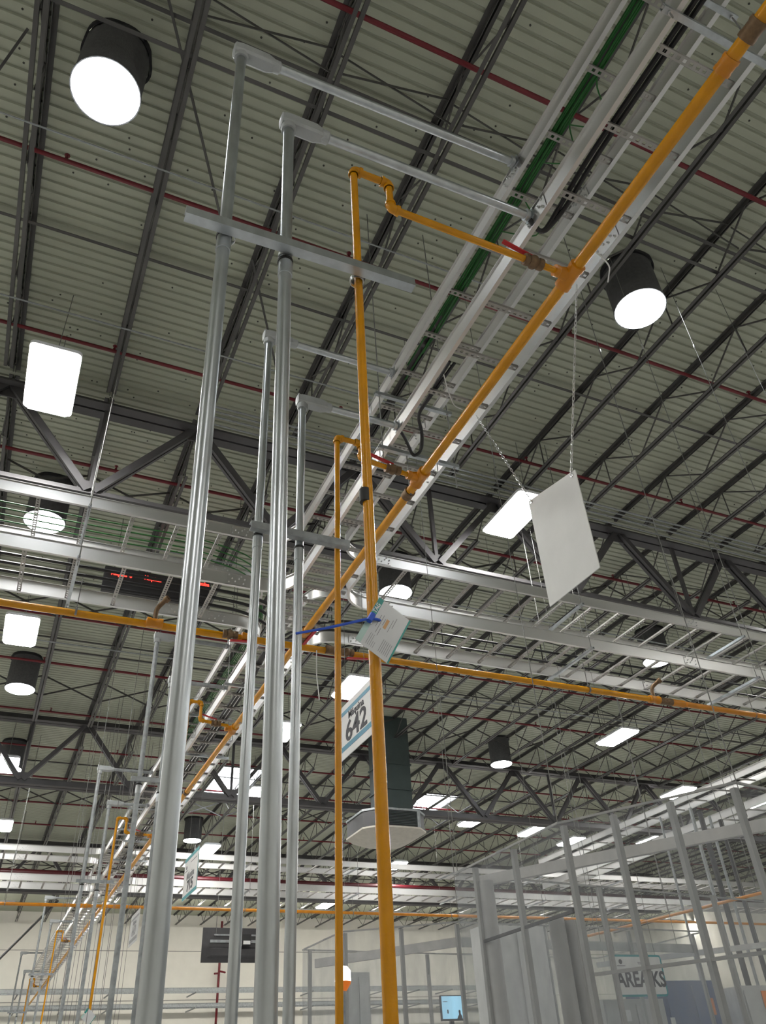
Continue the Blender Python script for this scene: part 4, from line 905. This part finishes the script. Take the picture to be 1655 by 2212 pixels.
# beacon
Yb = 8.3
a, b, c = onY(741, 2087, Yb), onY(741, 2120, Yb), onY(741, 2141, Yb)
t = thing('beacon_lamp', 'lit beacon lamp with amber base behind the thin orange pipe', 'lamp', (c.x, Yb, c.z))
r = (onY(757, 2110, Yb).x-onY(725, 2110, Yb).x)/2
part(t, 'lit_dome', MB().lathe((b.x, Yb, b.z), [(r, 0), (r*0.95, (a.z-b.z)*0.7), (r*0.55, (a.z-b.z)*0.97), (r*0.2, a.z-b.z)], 16), 'beacon_lit')
part(t, 'amber_base', MB().lathe((b.x, Yb, c.z), [(r*0.45, 0), (r*0.98, (b.z-c.z)*0.75), (r, b.z-c.z)], 16), 'amber_lens')
part(t, 'pole', MB().tube([(b.x, Yb, 0), (b.x, Yb, c.z+0.005)], 0.02, 10), 'galvanised_dull')

# ------------------------------------------------------------------ along the back wall
t = thing('fire_main', 'thick dark red fire main between the far cross trays', 'pipe', (-3, 29.2, 7.85), 'fire mains')
part(t, 'pipe', MB().tube([(-3, 29.2, 7.85), (34, 29.2, 7.85)], 0.09, 14), 'fire_red')
for x in (0.5, 6.2, 12, 18, 24): part(t, 'pipe_hanger', MB().tube([(x, 29.2, 7.95), (x, 29.2, DK+0.001)], 0.012, 6), 'wire_steel')
a, b = onY(483, 1960, 45.6), onY(474, 2150, 45.6)
t = thing('fire_riser', 'thin red riser pipe with side stubs on the white back wall', 'pipe', (a.x, 45.6, 0), 'fire mains')
part(t, 'pipe', MB().tube([(a.x, 45.7, 0), (a.x, 45.7, DK-0.3)], 0.06, 10), 'red_paint')
zc = onY(478, 2102, 45.6).z
part(t, 'stub', MB().tube([(a.x, 45.7, zc), (a.x-0.3, 45.4, zc-0.05)], 0.045, 8), 'red_paint'); part(t, 'stub', MB().tube([(a.x, 45.7, zc+0.1), (a.x+0.25, 45.4, zc)], 0.045, 8), 'red_paint')
for i, (pa, pb) in enumerate(((2146, 2140), (2181, 2174))):
    q = onY(300, (pa+pb)/2, 44.0)
    t = thing('wall_tray', '%s grey cable tray low along the white back wall' % ('upper' if i == 0 else 'lower'), 'cable tray', (-3, 44.0, q.z), 'wall cable trays')
    part(t, 'side_rail', MB().prism((-3, 44.0, q.z), (30, 44.0, q.z), iprof(0.16)), 'galvanised_dull'); part(t, 'side_rail', MB().prism((-3, 44.7, q.z), (30, 44.7, q.z), iprof(0.16)), 'galvanised_dull')
    for k in range(17): part(t, 'wall_bracket', MB().beam((-2+k*2.0, 43.9, q.z-0.03), (-2+k*2.0, 46.0, q.z-0.03), 0.05, 0.05), 'galvanised_dull')
a, b = onY(0, 2070, 40.0), onY(126, 1945, 40.0)
d = (a-b).normalized()
solo('brace_pole', MB().tube([b, a+d*3.0], 0.05, 8), 'tube_grey', 'dark slanting brace pole before the white wall at the bottom left', 'brace')

# pipes and rails behind the near booth at the right edge
for i, (px, r) in enumerate(((1578, 0.03), (1598, 0.045), (1618, 0.025), (1642, 0.04), (1500, 0.02))):
    q = onY(px, 2060, 10.4+0.15*i)
    solo('process_pipe', MB().tube([(q.x, q.y, 0), (q.x, q.y, 5.2)], r, 10), 'tube_grey' if i % 2 else 'galvanised_dull', 'vertical service pipe behind the near curtain at the right edge, %s of five' % ORD[i], 'pipe', 'service pipes at the right')
for i, (pa, pb) in enumerate((((1270, 2022), (1660, 1925)), ((1290, 2085), (1660, 2040)))):
    a, b = onZ(*pa, 3.6-0.6*i), onZ(*pb, 3.6-0.6*i); b.z = a.z
    t = thing('pipe_rack', 'pale rack rail crossing behind the near curtain, %s one' % ('upper' if i == 0 else 'lower'), 'rack', a, 'rack rails')
    part(t, 'rail', MB().beam(a, b, 0.06, 0.07) if i else MB().tube([a, b], 0.022, 8), 'beam_white' if i else 'orange_dark')
    for k in (0.05, 0.5, 0.95): part(t, 'drop_rod', MB().tube([a.lerp(b, k), a.lerp(b, k)+Z*(DK-a.z)], 0.005, 5), 'wire_steel')
q = onY(684, 1396, 7.745); q.z = 5.67; e = onY(690, 1512, q.y)
solo('pull_cord', MB().tube([(q.x, q.y, q.z), (q.x, q.y, (q.z+e.z)/2), (e.x, q.y, e.z)], 0.006, 6), 'sign_white', 'thin pale cord hanging below the orange pipe junction', 'cord')
